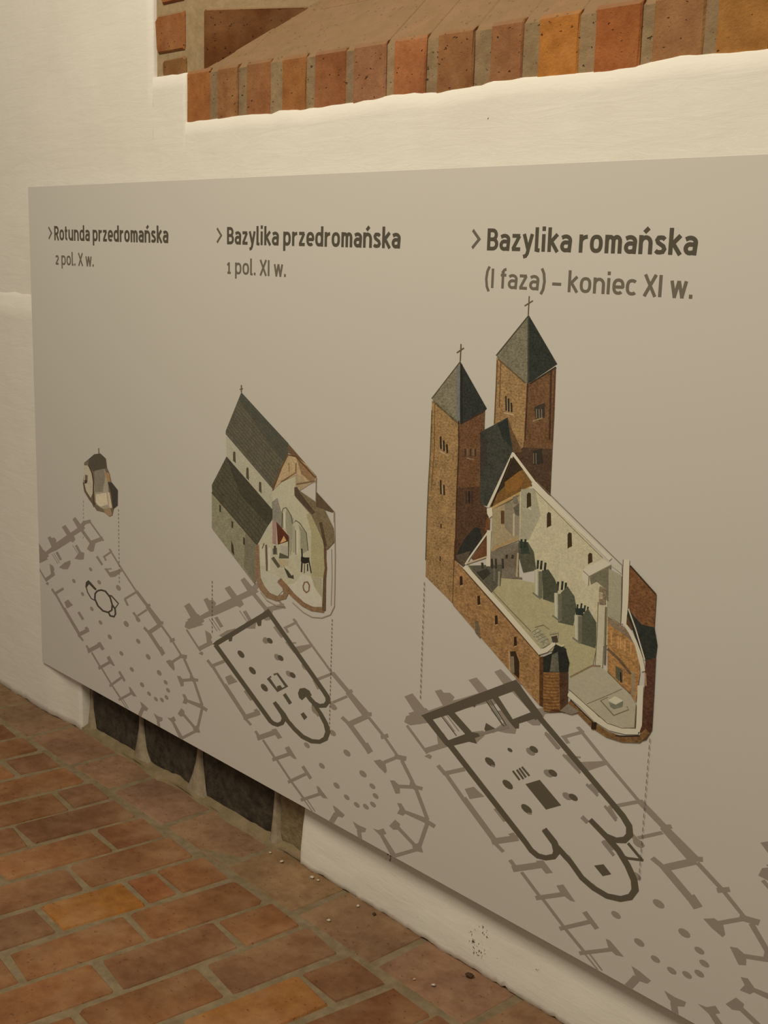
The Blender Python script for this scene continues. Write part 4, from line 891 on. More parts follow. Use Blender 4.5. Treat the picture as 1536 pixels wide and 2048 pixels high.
BLD3 = """0.33,0.213,0.101;0.6;18814,11099 19616,10683 19635,9895 19571,9434 19383,9353 19144,10002 18810,9787 18824,9851 18825,10534
0.167,0.09,0.046;0.6;19616,10683 20260,11041 20286,10168 20289,9733 20295,9031 20302,8707 19944,8868 19359,9350 19572,9416 19617,9750
0.086,0.052,0.034;0.6;19590,9510 20278,9566 20302,8707 19944,8868 19359,9350
0.196,0.184,0.133;0.5;19553,11923 18806,11138 18852,11074 19616,10679
0.034,0.04,0.035;0.5;19553,11923 20283,11100 19616,10679
0.082,0.071,0.048;0.1;19541,11918 18793,11138 18821,11124 19567,11904
0.135,0.101,0.055;0.4;18840,11062 19544,10683 19568,10707 18865,11086
0.053,0.037,0.025;0.4;19687,10676 20272,11028 20249,11053 19662,10701
0.061,0.067,0.064;0.3;19531,11878 19609,10682 19647,10686 19568,11880
0.112,0.09,0.06;0.1;19530,12258 19530,11922 19553,11922 19553,12259
0.147,0.118,0.079;0.1;19449,12072 19643,12175 19628,12191 19434,12087
0.154,0.096,0.044;0.3;18825,11045 18826,9852 18861,9855 18859,11047
0.147,0.09,0.044;0.3;18919,11035 18937,10179 18957,10180 18939,11036
0.077,0.04,0.02;0.4;19595,10682 19602,9645 19645,9649 19637,10684
0.069,0.037,0.023;0.4;20130,10960 20187,9720 20232,9725 20176,10963
0.096,0.054,0.034;0.3;20226,11021 20253,9729 20280,9732 20253,11022
0.043,0.029,0.018;0.1;19077,10404 19105,10132 19146,10138 19118,10409
0.043,0.029,0.018;0.1;19143,10365 19169,10121 19210,10127 19185,10370
0.043,0.029,0.018;0.1;19221,10291 19243,10117 19284,10123 19262,10297
0.384,0.329,0.222;0.1;19124,10363 19147,10128 19164,10131 19141,10365
0.33,0.267,0.17;0.1;19198,10316 19215,10127 19232,10129 19215,10318
0.48,0.387,0.241;0.2;19066,10079 19319,10063 19325,10088 19072,10105
0.053,0.044,0.034;0.4;19803,10274 19922,10331 20046,10380 20066,10107 19861,10048
0.228,0.196,0.147;0.1;19848,10243 19864,10084 19885,10086 19869,10245
0.228,0.196,0.147;0.1;19911,10250 19927,10091 19947,10094 19931,10252
0.228,0.196,0.147;0.1;19971,10256 19987,10098 20007,10101 19991,10259
0.3,0.221,0.133;0.4;19798,10009 20026,10089 20014,10115 19786,10035
0.04,0.036,0.028;0.3;19819,9468 20037,9543 20083,9288 19860,9220
0.204,0.165,0.107;0.1;19836,9434 19854,9237 19873,9240 19855,9437
0.204,0.165,0.107;0.1;19894,9442 19913,9245 19932,9248 19913,9445
0.33,0.213,0.101;0.6;17141,10117 17934,9745 17941,9249 17931,8160 17941,7369 17957,6117 17143,6513 17123,7740 17146,8944
0.154,0.08,0.04;0.6;17934,9745 18585,10075 18592,9714 18503,9627 18573,8269 18756,8223 18804,8078 18803,7675 18328,7100 18218,6928 17969,7016 17941,7369 17931,8160 17941,9249
0.096,0.052,0.032;0.6;17922,8471 18552,8610 18573,8269 18756,8223 18804,8078 18803,7675 18328,7100 18218,6928 17969,7016 17941,7369
0.032,0.034,0.031;0.4;18172,7476 18446,7782 18602,7792 18666,7590 18326,7132 17991,7103 18051,7254
0.112,0.09,0.064;0.4;17955,7113 18369,7296 18301,7104 18204,6926
0.22,0.204,0.147;0.5;17878,10949 17133,10159 17183,10102 17935,9741
0.034,0.04,0.037;0.5;17878,10949 18630,10122 18565,10063 17935,9741
0.181,0.196,0.186;0.3;17771,10846 17833,9742 17939,9755 17876,10855
0.027,0.026,0.023;0.3;17879,10893 17958,9757 18015,9764 17936,10898
0.101,0.09,0.06;0.1;17866,10946 17120,10157 17147,10146 17892,10934
0.141,0.107,0.06;0.5;17167,10087 17893,9727 17923,9756 17199,10117
0.05,0.034,0.025;0.4;17972,9732 18588,10053 18567,10076 17950,9756
0.112,0.09,0.06;0.1;17864,11281 17862,10952 17889,10953 17891,11282
0.147,0.118,0.079;0.1;17780,11098 17968,11205 17951,11221 17763,11113
0.174,0.107,0.048;0.3;17213,10088 17248,9156 17273,9158 17237,10091
0.174,0.107,0.048;0.3;17248,9156 17206,8357 17231,8360 17273,9158
0.147,0.112,0.06;0.5;17134,9925 17135,9101 17168,9105 17167,9928
0.147,0.112,0.06;0.5;17135,9101 17112,8342 17146,8346 17168,9105
0.147,0.112,0.06;0.5;17112,8342 17106,7738 17140,7743 17146,8346
0.147,0.112,0.06;0.5;17106,7738 17114,6851 17148,6857 17140,7743
0.069,0.037,0.02;0.4;17887,9799 17919,9247 17953,9251 17922,9803
0.069,0.037,0.02;0.4;17919,9247 17915,8275 17950,8280 17953,9251
0.069,0.037,0.02;0.4;17915,8275 17951,7023 17986,7030 17950,8280
0.086,0.047,0.023;0.4;17920,7425 17933,6122 17969,6130 17955,7431
0.037,0.026,0.016;0.1;17398,9429 17422,9179 17472,9186 17447,9437
0.037,0.026,0.016;0.1;17489,9363 17512,9152 17561,9159 17538,9371
0.037,0.026,0.016;0.1;17580,9297 17601,9125 17649,9133 17629,9305
0.384,0.329,0.222;0.1;17466,9341 17485,9187 17507,9191 17488,9344
0.442,0.363,0.222;0.3;17406,9127 17656,9064 17671,9087 17421,9150
0.05,0.031,0.018;0.1;17446,8557 17472,8276 17519,8285 17493,8565
0.05,0.031,0.018;0.1;17544,8479 17567,8271 17613,8280 17590,8488
0.442,0.399,0.282;0.1;17513,8465 17529,8280 17551,8284 17535,8469
0.032,0.019,0.012;0.1;17513,7680 17520,7595 17550,7601 17543,7686
0.032,0.019,0.012;0.1;17528,7016 17533,6916 17561,6922 17555,7022
0.043,0.034,0.028;0.1;18092,9279 18106,9137 18135,9142 18121,9284
0.196,0.158,0.119;0.1;18163,9289 18177,9147 18205,9152 18192,9293
0.043,0.034,0.028;0.1;18236,9299 18250,9157 18278,9162 18264,9303
0.196,0.158,0.119;0.1;18308,9308 18322,9168 18350,9172 18337,9313
0.043,0.034,0.028;0.1;18370,9317 18384,9176 18412,9181 18399,9321
0.262,0.188,0.126;0.3;18153,9093 18363,9084 18370,9111 18160,9120
0.053,0.04,0.031;0.1;18162,8451 18181,8221 18220,8228 18201,8458
0.027,0.019,0.014;0.1;18241,8464 18259,8235 18299,8242 18280,8471
0.053,0.04,0.031;0.1;18319,8477 18338,8248 18377,8255 18358,8483
0.057,0.06,0.051;0.5;18575,9702 18796,9813 19168,10014 19358,9368 18792,8258 18573,8259 18490,9626
0.029,0.037,0.034;0.4;18931,9848 19168,10014 19302,9471 19071,9607
0.05,0.047,0.04;0.4;18488,9654 18663,9722 18704,9052 18543,8762
0.147,0.085,0.044;0.5;19180,10016 19279,9817 19584,9418 19358,9359
0.204,0.112,0.037;0.35;19361,9313 19899,8842 18883,8236 18830,8265
0.043,0.031,0.019;0.4;19361,9313 19617,9111 19180,8710 19015,8552
0.262,0.131,0.037;0.3;19175,8784 19548,9064 19666,8934 19547,8731 19215,8547
0.648,0.624,0.523;0;19328,9383 18750,8242 18811,8232 19386,9371
0.027,0.019,0.014;0.1;19299,9272 18852,8264 18885,8260 19331,9267
0.694,0.656,0.531;0;19320,9338 19907,8861 19957,8900 19372,9376
0.48,0.34,0.162;0.2;18888,8209 19847,8777 19815,8813 18854,8247
0.196,0.124,0.055;0.1;18903,8194 19769,8714 19759,8726 18893,8206
0.384,0.318,0.203;0.25;18910,8221 19417,8477 19575,8606 19637,7758 18935,7411 18895,8056
0.272,0.239,0.178;0.2;19202,8375 19418,8468 19438,7795 19231,7927
0.29,0.267,0.203;0.2;19411,8466 19468,7800 19603,7828 19546,8490
0.506,0.476,0.363;0.1;19427,8226 19455,7799 19494,7806 19466,8233
0.135,0.124,0.101;0.3;19427,8339 19565,8456 19583,8198 19484,8218
0.196,0.18,0.14;0.4;19401,8540 19507,8595 19543,8433 19422,8413
0.112,0.067,0.028;0.2;19116,8229 19133,7975 19222,7992 19205,8244
0.204,0.18,0.14;0.35;18923,7406 19592,7710 19651,7021 19197,6903 18903,7111
0.174,0.144,0.107;0.3;19242,7374 19578,7556 19603,7182 19279,7190
0.418,0.287,0.133;0.2;18936,7392 19335,7643 19312,7672 18910,7420
0.418,0.287,0.133;0.2;19335,7643 19537,7738 19518,7770 19312,7672
0.56,0.533,0.388;0.2;19762,8756 19943,8886 21570,7814 21759,7729 21738,7075 21804,6269 21565,6134 21529,6580 21062,6427 20561,6359 20036,7236 19592,7710 19627,7737 19564,8660
0.395,0.387,0.293;0.2;19596,8721 19926,8792 20102,8309 19853,7800 19639,7740
0.648,0.624,0.523;0;19866,8811 19848,8809 19948,8914 19837,8877
0.648,0.624,0.523;0;19848,8809 20797,8299 20855,8361 19948,8914
0.648,0.624,0.523;0;20797,8299 21714,7783 21768,7844 20855,8361
0.196,0.165,0.107;0;19887,8773 20829,8219 20838,8228 19896,8782
0.196,0.165,0.107;0;20829,8219 21566,7801 21575,7810 20838,8228
0.22,0.18,0.119;0;19959,8921 20860,8404 20869,8413 19969,8930
0.22,0.18,0.119;0;20860,8404 21994,7757 22003,7766 20869,8413
0.061,0.04,0.02;0.1;19741,8643 19777,8690 19839,8681 19865,8448 19759,8384
0.588,0.562,0.428;0;19786,8396 19854,8362 19878,8388 19811,8422
0.061,0.04,0.02;0.1;20246,8362 20280,8408 20341,8401 20367,8170 20265,8106
0.588,0.562,0.428;0;20291,8118 20357,8085 20380,8110 20315,8144
0.061,0.04,0.02;0.1;20755,8077 20787,8123 20847,8116 20874,7882 20775,7817
0.588,0.562,0.428;0;20800,7829 20863,7797 20886,7822 20822,7855
0.061,0.04,0.02;0.1;21245,7798 21276,7843 21334,7837 21354,7690 21259,7625
0.588,0.562,0.428;0;21283,7637 21345,7606 21367,7631 21305,7663
0.442,0.417,0.261;0.15;18283,6952 18857,7024 19196,6922 19616,6994 20052,7014 20584,6835 20968,6478 21562,6169 21514,5799 21002,5433 20893,5957 20254,5702 20013,5844
0.112,0.107,0.084;0.35;18334,6989 18826,7105 19228,7199 19206,6769 19131,6753 18939,6534 18724,6662
0.05,0.047,0.037;0.3;18552,6900 18830,7038 18938,6963 18718,6759
0.053,0.047,0.037;0.4;18667,7119 18687,7006 18743,7021 18723,7134
0.053,0.047,0.037;0.4;18918,7249 18942,7060 18998,7074 18973,7263
0.053,0.047,0.037;0.4;19019,7270 19043,7082 19098,7095 19074,7283
0.053,0.047,0.037;0.4;19194,7306 19219,7119 19273,7132 19248,7319
0.053,0.047,0.037;0.4;19347,7336 19354,7413 19300,7408 19293,7330
0.053,0.047,0.037;0.4;19494,7366 19501,7443 19448,7438 19440,7360
0.32,0.297,0.212;0.2;19125,7043 19131,6753 19181,6763 19175,7052
0.174,0.165,0.126;0.2;18995,7073 19011,6824 19062,6835 19046,7083
0.096,0.101,0.071;0.35;19603,7730 19832,7756 19987,7600 20069,7280 19752,7157 19608,7467
0.043,0.062,0.048;0.3;19627,7735 19820,7745 19895,7544 19679,7501
0.037,0.044,0.037;0.4;19646,7778 19638,7607 19691,7614 19699,7785
0.037,0.044,0.037;0.4;19742,7797 19734,7626 19787,7633 19794,7803
0.037,0.044,0.037;0.4;20078,7462 20071,7292 20122,7299 20129,7469
0.037,0.044,0.037;0.4;20160,7469 20153,7300 20205,7307 20212,7476
0.037,0.044,0.037;0.4;20256,7452 20249,7283 20300,7290 20307,7459
0.037,0.044,0.037;0.4;20581,7160 20575,6992 20625,7000 20631,7168
0.037,0.044,0.037;0.4;20682,7192 20676,7024 20726,7032 20732,7199
0.037,0.044,0.037;0.4;20763,7182 20757,7015 20807,7023 20813,7189
0.04,0.047,0.04;0.4;21066,6844 21054,6713 21094,6718 21106,6849
0.04,0.047,0.04;0.4;21153,6883 21141,6752 21180,6757 21192,6887
0.04,0.047,0.04;0.4;21233,6865 21220,6734 21260,6739 21272,6870
0.04,0.047,0.04;0.4;21300,6854 21288,6723 21327,6728 21339,6858
0.082,0.09,0.062;0.35;20211,7292 20360,7342 20523,7192 20613,7064 20591,6743 20273,6754
0.106,0.118,0.081;0.3;20679,6964 20827,7126 20997,6981 21056,6794 21017,6425 20663,6403
0.101,0.112,0.079;0.3;21201,6664 21322,6829 21526,6615 21542,6137 21208,6141
0.442,0.443,0.339;0.1;20033,7254 20068,6754 20167,6776 20131,7275
0.154,0.165,0.122;0.2;20126,7255 20162,6747 20255,6769 20219,7275
0.574,0.577,0.471;0;20051,7258 20090,6787 20127,6796 20089,7266
0.204,0.204,0.147;0.2;20007,6803 20204,6735 20224,6764 20028,6832
0.442,0.443,0.339;0.1;20528,6934 20564,6439 20660,6462 20624,6955
0.154,0.165,0.122;0.2;20618,6935 20656,6433 20747,6455 20709,6956
0.574,0.577,0.471;0;20546,6938 20585,6472 20622,6481 20583,6946
0.204,0.204,0.147;0.2;20505,6487 20696,6421 20716,6450 20526,6516
0.442,0.443,0.339;0.1;21026,6630 21064,6141 21157,6165 21119,6653
0.154,0.165,0.122;0.2;21114,6633 21153,6136 21241,6159 21202,6655
0.574,0.577,0.471;0;21044,6635 21084,6174 21120,6183 21079,6643
0.204,0.204,0.147;0.2;21006,6188 21192,6125 21212,6154 21026,6217
0.032,0.044,0.04;0.3;21036,6761 21224,6806 21223,6665 21057,6647
0.442,0.375,0.241;0.1;19579,7500 19580,7016 19624,7024 19623,7507
0.196,0.151,0.095;0.2;19551,7005 19734,7026 19737,7053 19554,7032
0.694,0.656,0.531;0;18757,8208 18895,8247 18912,8098 18835,8036 18768,8111
0.189,0.08,0.037;0.4;18768,8034 18845,8028 18850,7799 18734,7758
0.648,0.624,0.523;0;18786,7788 18805,7199 18912,7220 18893,7806
0.648,0.624,0.523;0;18805,7199 18812,7077 18919,7099 18912,7220
0.154,0.071,0.037;0.4;18791,7672 18816,7271 18485,7133 18405,7148
0.648,0.624,0.523;0;18792,7760 18356,7187 18396,7175 18830,7747
0.648,0.624,0.523;0;18356,7187 18233,7001 18275,6991 18396,7175
0.519,0.437,0.304;0;18287,7007 18823,7255 18809,7282 18272,7034
0.633,0.608,0.508;0.05;21136,7491 21571,7796 21769,7735 21301,7418 21294,7233 21150,7322
0.189,0.18,0.126;0.25;21314,7421 21760,7715 21763,7081 21717,7070 21679,7269 21477,7358 21352,7277
0.236,0.196,0.133;0;21154,7481 21289,7413 21305,7422 21164,7493
0.236,0.196,0.133;0;21289,7413 21292,7246 21307,7248 21305,7422
0.372,0.363,0.271;0.15;21716,7650 22003,7579 22030,7143 22056,6710 21780,6821
0.546,0.533,0.442;0.1;21760,7712 21988,7759 22012,7607
0.236,0.196,0.133;0.6;21549,7285 21542,7216 21692,7246 21697,7299
0.236,0.196,0.133;0.6;21542,7216 21564,6950 21713,6984 21692,7246
0.395,0.34,0.241;0.5;21546,7181 21545,7056 21630,7070 21631,7196
0.648,0.616,0.515;0;22018,7872 22058,7151 22186,7177 22145,7895
0.648,0.616,0.515;0;22058,7151 22067,6725 22195,6750 22186,7177
0.147,0.118,0.074;0;22007,7868 22033,7144 22047,7147 22022,7871
0.147,0.118,0.074;0;22033,7144 22047,6726 22061,6729 22047,7147
0.101,0.062,0.034;0;22158,7795 22181,7178 22198,7181 22174,7798
0.101,0.062,0.034;0;22181,7178 22181,6742 22198,6745 22198,7181
0.546,0.518,0.408;0.1;21544,6911 21562,6409 21716,6443 21697,6943
0.546,0.518,0.408;0.1;21562,6409 21573,5791 21727,5827 21716,6443
0.174,0.151,0.101;0.2;21697,6945 21727,6449 21765,6457 21735,6953
0.174,0.151,0.101;0.2;21727,6449 21750,5892 21789,5901 21765,6457
0.196,0.172,0.113;0;21530,6996 21556,6405 21573,6409 21547,6999
0.196,0.172,0.113;0;21556,6405 21559,5821 21576,5825 21573,6409
0.448,0.424,0.333;0.1;20991,5430 21493,5784 21710,5825 22180,5612 22402,5478 22500,5354 22521,4945 22245,4844 21922,4835 21442,5023 21010,5180
0.395,0.221,0.089;0.55;21761,6795 22175,6668 22351,6554 22478,6286 22532,5945 22492,5397 22357,5519 21844,5780
0.254,0.196,0.133;0.4;21761,6795 22175,6668 22351,6554 22383,6420 22187,6529 21795,6645
0.546,0.318,0.14;0.3;21853,6516 21872,6287 21905,6295 21886,6525
0.546,0.318,0.14;0.3;22004,6492 22023,6263 22056,6272 22037,6500
0.546,0.318,0.14;0.3;22058,6483 22077,6255 22110,6264 22091,6491
0.546,0.318,0.14;0.3;22154,6468 22173,6240 22206,6249 22187,6476
0.546,0.318,0.14;0.3;22281,6447 22301,6221 22333,6229 22314,6455
0.147,0.101,0.06;0.4;21793,6176 22081,6038 22118,6080 21827,6220
0.147,0.101,0.06;0.4;22081,6038 22327,5856 22367,5896 22118,6080
0.112,0.107,0.074;0.2;22013,5945 22166,5897 22186,5668 22033,5715
0.027,0.019,0.014;0.1;22113,5846 22139,5663 22168,5673 22142,5855
0.3,0.257,0.178;0.2;22364,5917 22390,5493 22451,5510 22425,5933
0.196,0.137,0.074;0.1;21836,5781 22174,5595 22187,5612 21851,5798
0.196,0.137,0.074;0.1;22174,5595 22371,5516 22383,5533 22187,5612
0.262,0.196,0.113;0.2;21023,5429 21501,5780 21485,5807 21002,5453
0.262,0.196,0.113;0.2;21501,5780 21688,5825 21686,5857 21485,5807
0.228,0.196,0.133;0.1;21444,5048 21945,5382 21938,5393 21436,5059
0.228,0.196,0.133;0.1;21945,5382 22188,5554 22180,5564 21938,5393
0.22,0.188,0.133;0.1;21729,5198 22044,5008 22051,5035 21747,5218
0.22,0.188,0.133;0.1;22044,5008 22368,5220 22353,5234 22051,5035
0.22,0.188,0.133;0.1;22368,5220 22324,5280 22304,5262 22353,5234
0.633,0.624,0.508;0.05;21897,5265 22050,5383 22227,5354 22073,5231
0.204,0.213,0.17;0.2;21922,5235 22073,5231 22228,5345 22222,5234 22048,5139 21961,5155
0.22,0.188,0.133;0.1;21742,5203 21897,5313 21889,5324 21734,5213
0.648,0.616,0.508;0;22101,6733 22244,6600 22301,6645 22150,6775
0.648,0.616,0.508;0;22244,6600 22389,6409 22459,6452 22301,6645
0.648,0.616,0.508;0;22389,6409 22481,6188 22569,6232 22459,6452
0.648,0.616,0.508;0;22481,6188 22563,5982 22640,6019 22569,6232
0.189,0.09,0.042;0.6;22173,7789 22743,7422 22748,7365 22757,6814 22493,6818 22190,7035
0.057,0.034,0.02;0.3;22162,7778 22723,7399 22745,7423 22184,7801
0.034,0.039,0.034;0.4;22181,7041 22319,6933 22493,6818 22756,6831 22842,6540 22828,6292 22649,6205 22574,6241 22297,6699 22179,6741
0.123,0.067,0.037;0.4;22175,6916 22318,6704 22278,6677 22178,6758
0.603,0.577,0.471;0;22184,7021 22368,6696 22392,6709 22209,7034
0.603,0.577,0.471;0;22368,6696 22599,6205 22624,6219 22392,6709
0.101,0.047,0.031;0.55;22629,6203 22832,6310 22855,5594 22867,5009 22762,4796 22654,4733 22632,4989 22650,5730
0.384,0.239,0.147;0.2;22632,5973 22662,5751 22694,5761 22664,5983
0.648,0.624,0.515;0;20965,5078 21312,4955 21395,5063 21038,5183
0.648,0.624,0.515;0;21312,4955 21639,4778 21721,4896 21395,5063
0.648,0.624,0.515;0;21639,4778 21970,4715 22014,4839 21721,4896
0.648,0.624,0.515;0;21970,4715 22327,4754 22337,4870 22014,4839
0.648,0.624,0.515;0;22327,4754 22591,4838 22586,4938 22337,4870
0.648,0.624,0.515;0;22619,4887 22658,5030 22539,4999 22538,4876
0.648,0.624,0.515;0;22658,5030 22627,5748 22506,5717 22539,4999
0.174,0.144,0.095;0;21002,5201 21437,5019 21447,5033 21013,5215
0.174,0.144,0.095;0;21437,5019 21918,4827 21926,4842 21447,5033
0.174,0.144,0.095;0;21918,4827 22244,4837 22245,4852 21926,4842
0.174,0.144,0.095;0;22244,4837 22524,4930 22499,4935 22245,4852
0.174,0.144,0.095;0;22524,4930 22514,5367 22498,5363 22499,4935
0.204,0.118,0.051;0.55;20999,4935 21563,4649 21641,4759 21074,5024
0.204,0.118,0.051;0.55;21563,4649 21914,4570 21964,4690 21641,4759
0.204,0.118,0.051;0.55;21914,4570 22256,4587 22268,4697 21964,4690
0.204,0.118,0.051;0.55;22256,4587 22636,4698 22586,4795 22268,4697
0.204,0.118,0.051;0.55;22636,4698 22837,4939 22739,4994 22586,4795
0.027,0.015,0.011;0.1;22110,4647 22361,4719 22360,4740 22110,4669
0.027,0.015,0.011;0.1;22361,4719 22627,4810 22624,4831 22360,4740
0.04,0.024,0.014;0.3;21574,4751 21574,4611 21687,4640 21687,4780
0.046,0.029,0.018;0.1;21049,5015 21591,4747 21605,4764 21064,5032
0.34,0.2,0.092;0.55;17960,7024 18219,6909 20281,5656 20341,5643 20350,4691 17957,6107
0.04,0.024,0.014;0.1;18119,6724 18188,6747 18214,6577 18135,6539
0.506,0.351,0.203;0;18145,6520 18214,6551 18205,6568 18136,6537
0.04,0.024,0.014;0.1;18617,6437 18684,6460 18710,6292 18633,6254
0.506,0.351,0.203;0;18643,6235 18710,6266 18701,6283 18635,6252
0.04,0.024,0.014;0.1;19102,6156 19168,6180 19194,6014 19119,5976
0.506,0.351,0.203;0;19129,5957 19194,5989 19185,6005 19121,5974
0.04,0.024,0.014;0.1;19616,5854 19679,5878 19705,5714 19633,5675
0.506,0.351,0.203;0;19643,5657 19705,5689 19697,5705 19634,5673
0.174,0.137,0.084;0.3;18585,5915 18663,5944 18729,5811 18741,5604 18604,5690
0.046,0.029,0.016;0.2;19544,5546 19674,5590 19786,5396 19801,5068 19589,5165
0.228,0.188,0.126;0.3;19550,5448 19592,5125 19680,5153 19639,5475
0.493,0.351,0.195;0.2;19493,5552 19536,5170 19566,5179 19523,5561
0.112,0.062,0.031;0.2;18208,6879 20271,5636 20291,5656 18231,6899
0.663,0.64,0.531;0;18191,6916 19240,6298 19329,6383 18278,6995
0.663,0.64,0.531;0;19240,6298 20242,5678 20333,5770 19329,6383
0.663,0.64,0.531;0;20249,5668 20455,5777 20395,5840 20209,5749
0.663,0.64,0.531;0;20455,5777 20651,5984 20594,6021 20395,5840
0.204,0.18,0.107;0;18327,7006 19348,6429 19360,6441 18340,7018
0.204,0.18,0.107;0;19348,6429 20016,6071 20027,6083 19360,6441
0.384,0.375,0.271;0.5;20024,6039 20195,6187 20380,6091 20509,5954 20328,5821
0.189,0.18,0.133;0;20052,6050 20201,6164 20191,6173 20042,6059
0.189,0.18,0.133;0;20108,6014 20265,6130 20256,6140 20098,6023
0.189,0.18,0.133;0;20163,5979 20329,6097 20321,6107 20154,5988
0.189,0.18,0.133;0;20218,5943 20393,6064 20385,6074 20210,5953
0.189,0.18,0.133;0;20273,5908 20457,6031 20449,6041 20265,5917
0.384,0.363,0.261;0.2;20475,6121 20669,6197 20684,6230 20468,6146
0.384,0.363,0.261;0.2;20669,6197 20657,6115 20688,6103 20684,6230
0.384,0.363,0.261;0.2;20657,6115 20520,6025 20535,6005 20688,6103
0.082,0.067,0.048;0.3;20522,6090 20658,6152 20690,6039 20576,5990
0.272,0.257,0.178;0;20114,6171 20319,6269 20320,6281 20109,6180
0.272,0.257,0.178;0;20319,6269 20461,6221 20469,6232 20320,6281
0.112,0.054,0.025;0.5;20272,5621 20363,5674 20434,4693 20337,4703
0.027,0.03,0.026;0.4;20364,5661 20557,5783 20640,5988 20869,5969 20985,5715 20954,5519 20386,5360
0.135,0.137,0.107;0.4;20571,5758 20704,5850 20762,5479 20541,5417
0.574,0.547,0.388;0.1;20650,5979 20784,5965 20790,6005 20666,6018
0.574,0.547,0.388;0.1;20784,5965 20852,6003 20833,6033 20790,6005
0.272,0.144,0.055;0.6;20386,5364 20960,5525 21003,4875 20835,4724 20593,4645 20439,4627
0.091,0.052,0.031;0.6;20768,5471 20965,5526 21003,4875 20835,4724
0.129,0.058,0.02;0.2;20400,5324 20611,5364 20611,5376 20401,5336
0.129,0.058,0.02;0.2;20611,5364 20772,5421 20770,5432 20611,5376
0.129,0.058,0.02;0.2;20404,5264 20616,5304 20615,5316 20405,5275
0.129,0.058,0.02;0.2;20616,5304 20776,5361 20774,5372 20615,5316
0.129,0.058,0.02;0.2;20409,5203 20620,5245 20620,5256 20409,5215
0.129,0.058,0.02;0.2;20620,5245 20781,5302 20779,5313 20620,5256
0.129,0.058,0.02;0.2;20413,5143 20624,5185 20624,5196 20414,5155
0.129,0.058,0.02;0.2;20624,5185 20785,5242 20783,5253 20624,5196
0.129,0.058,0.02;0.2;20417,5083 20629,5125 20628,5136 20418,5094
0.129,0.058,0.02;0.2;20629,5125 20790,5183 20788,5194 20628,5136
0.129,0.058,0.02;0.2;20422,5022 20633,5065 20633,5076 20422,5034
0.129,0.058,0.02;0.2;20633,5065 20794,5123 20792,5134 20633,5076
0.129,0.058,0.02;0.2;20426,4962 20638,5005 20637,5016 20427,4974
0.129,0.058,0.02;0.2;20638,5005 20799,5063 20797,5074 20637,5016
0.129,0.058,0.02;0.2;20430,4901 20642,4945 20642,4956 20431,4913
0.129,0.058,0.02;0.2;20642,4945 20803,5004 20801,5014 20642,4956
0.129,0.058,0.02;0.2;20435,4841 20647,4884 20646,4896 20436,4852
0.129,0.058,0.02;0.2;20647,4884 20808,4944 20806,4955 20646,4896
0.129,0.058,0.02;0.2;20439,4780 20651,4824 20650,4836 20440,4792
0.129,0.058,0.02;0.2;20651,4824 20812,4884 20810,4895 20650,4836
0.129,0.058,0.02;0.2;20444,4719 20655,4764 20655,4775 20444,4731
0.129,0.058,0.02;0.2;20655,4764 20817,4824 20815,4835 20655,4775
0.129,0.058,0.02;0.2;20448,4659 20660,4704 20659,4715 20449,4670
0.129,0.058,0.02;0.2;20660,4704 20821,4764 20819,4775 20659,4715
0.101,0.04,0.018;0.2;20638,4672 20914,4747 20914,4777 20637,4703
0.245,0.213,0.17;0.15;20834,4738 21017,4936 21297,4860 21100,4752
0.123,0.107,0.074;0;17118,6388 17118,6318 17135,6321 17135,6391
0.123,0.107,0.074;0;17118,6274 17119,6204 17136,6207 17135,6278
0.123,0.107,0.074;0;17118,6160 17119,6090 17136,6093 17135,6164
0.123,0.107,0.074;0;17118,6046 17119,5976 17136,5979 17136,6050
0.123,0.107,0.074;0;17119,5932 17119,5861 17137,5865 17136,5935
0.123,0.107,0.074;0;17119,5817 17120,5746 17137,5750 17136,5821
0.123,0.107,0.074;0;17119,5702 17120,5632 17137,5635 17137,5706
0.123,0.107,0.074;0;17120,5587 17120,5516 17138,5520 17137,5591
0.123,0.107,0.074;0;17120,5472 17121,5401 17138,5405 17137,5476
0.123,0.107,0.074;0;17120,5357 17121,5286 17138,5290 17137,5361
0.123,0.107,0.074;0;17120,5241 17121,5170 17138,5174 17138,5245
0.123,0.107,0.074;0;17121,5125 17121,5054 17139,5058 17138,5129
0.123,0.107,0.074;0;17121,5009 17122,4938 17139,4942 17138,5013
0.123,0.107,0.074;0;17121,4893 17122,4821 17139,4825 17139,4897
0.123,0.107,0.074;0;17122,4777 17122,4705 17140,4709 17139,4781
0.123,0.107,0.074;0;17122,4660 17123,4588 17140,4592 17139,4664
0.123,0.107,0.074;0;17122,4543 17123,4471 17140,4475 17140,4547
0.123,0.107,0.074;0;17123,4426 17123,4353 17141,4358 17140,4430
0.123,0.107,0.074;0;17123,4308 17124,4236 17141,4240 17140,4313
0.123,0.107,0.074;0;17123,4191 17124,4118 17141,4123 17141,4195
0.123,0.107,0.074;0;17123,4073 17124,4000 17142,4005 17141,4078
0.123,0.107,0.074;0;17124,3955 17124,3882 17142,3887 17141,3960
0.147,0.124,0.089;0;22837,4848 22837,4768 22850,4771 22850,4851
0.147,0.124,0.089;0;22837,4722 22837,4642 22850,4645 22850,4725
0.147,0.124,0.089;0;22837,4595 22837,4515 22849,4518 22850,4599
0.147,0.124,0.089;0;22837,4468 22836,4388 22849,4391 22849,4472
0.147,0.124,0.089;0;22837,4341 22836,4260 22849,4264 22849,4345
0.147,0.124,0.089;0;22836,4214 22836,4133 22849,4136 22849,4217
0.147,0.124,0.089;0;22836,4086 22836,4005 22849,4008 22849,4090
0.147,0.124,0.089;0;22836,3958 22836,3876 22849,3880 22849,3961
0.147,0.124,0.089;0;22836,3829 22836,3748 22849,3752 22849,3833
0.147,0.124,0.089;0;22836,3701 22836,3619 22849,3623 22849,3704
0.147,0.124,0.089;0;22836,3572 22836,3490 22849,3494 22849,3575
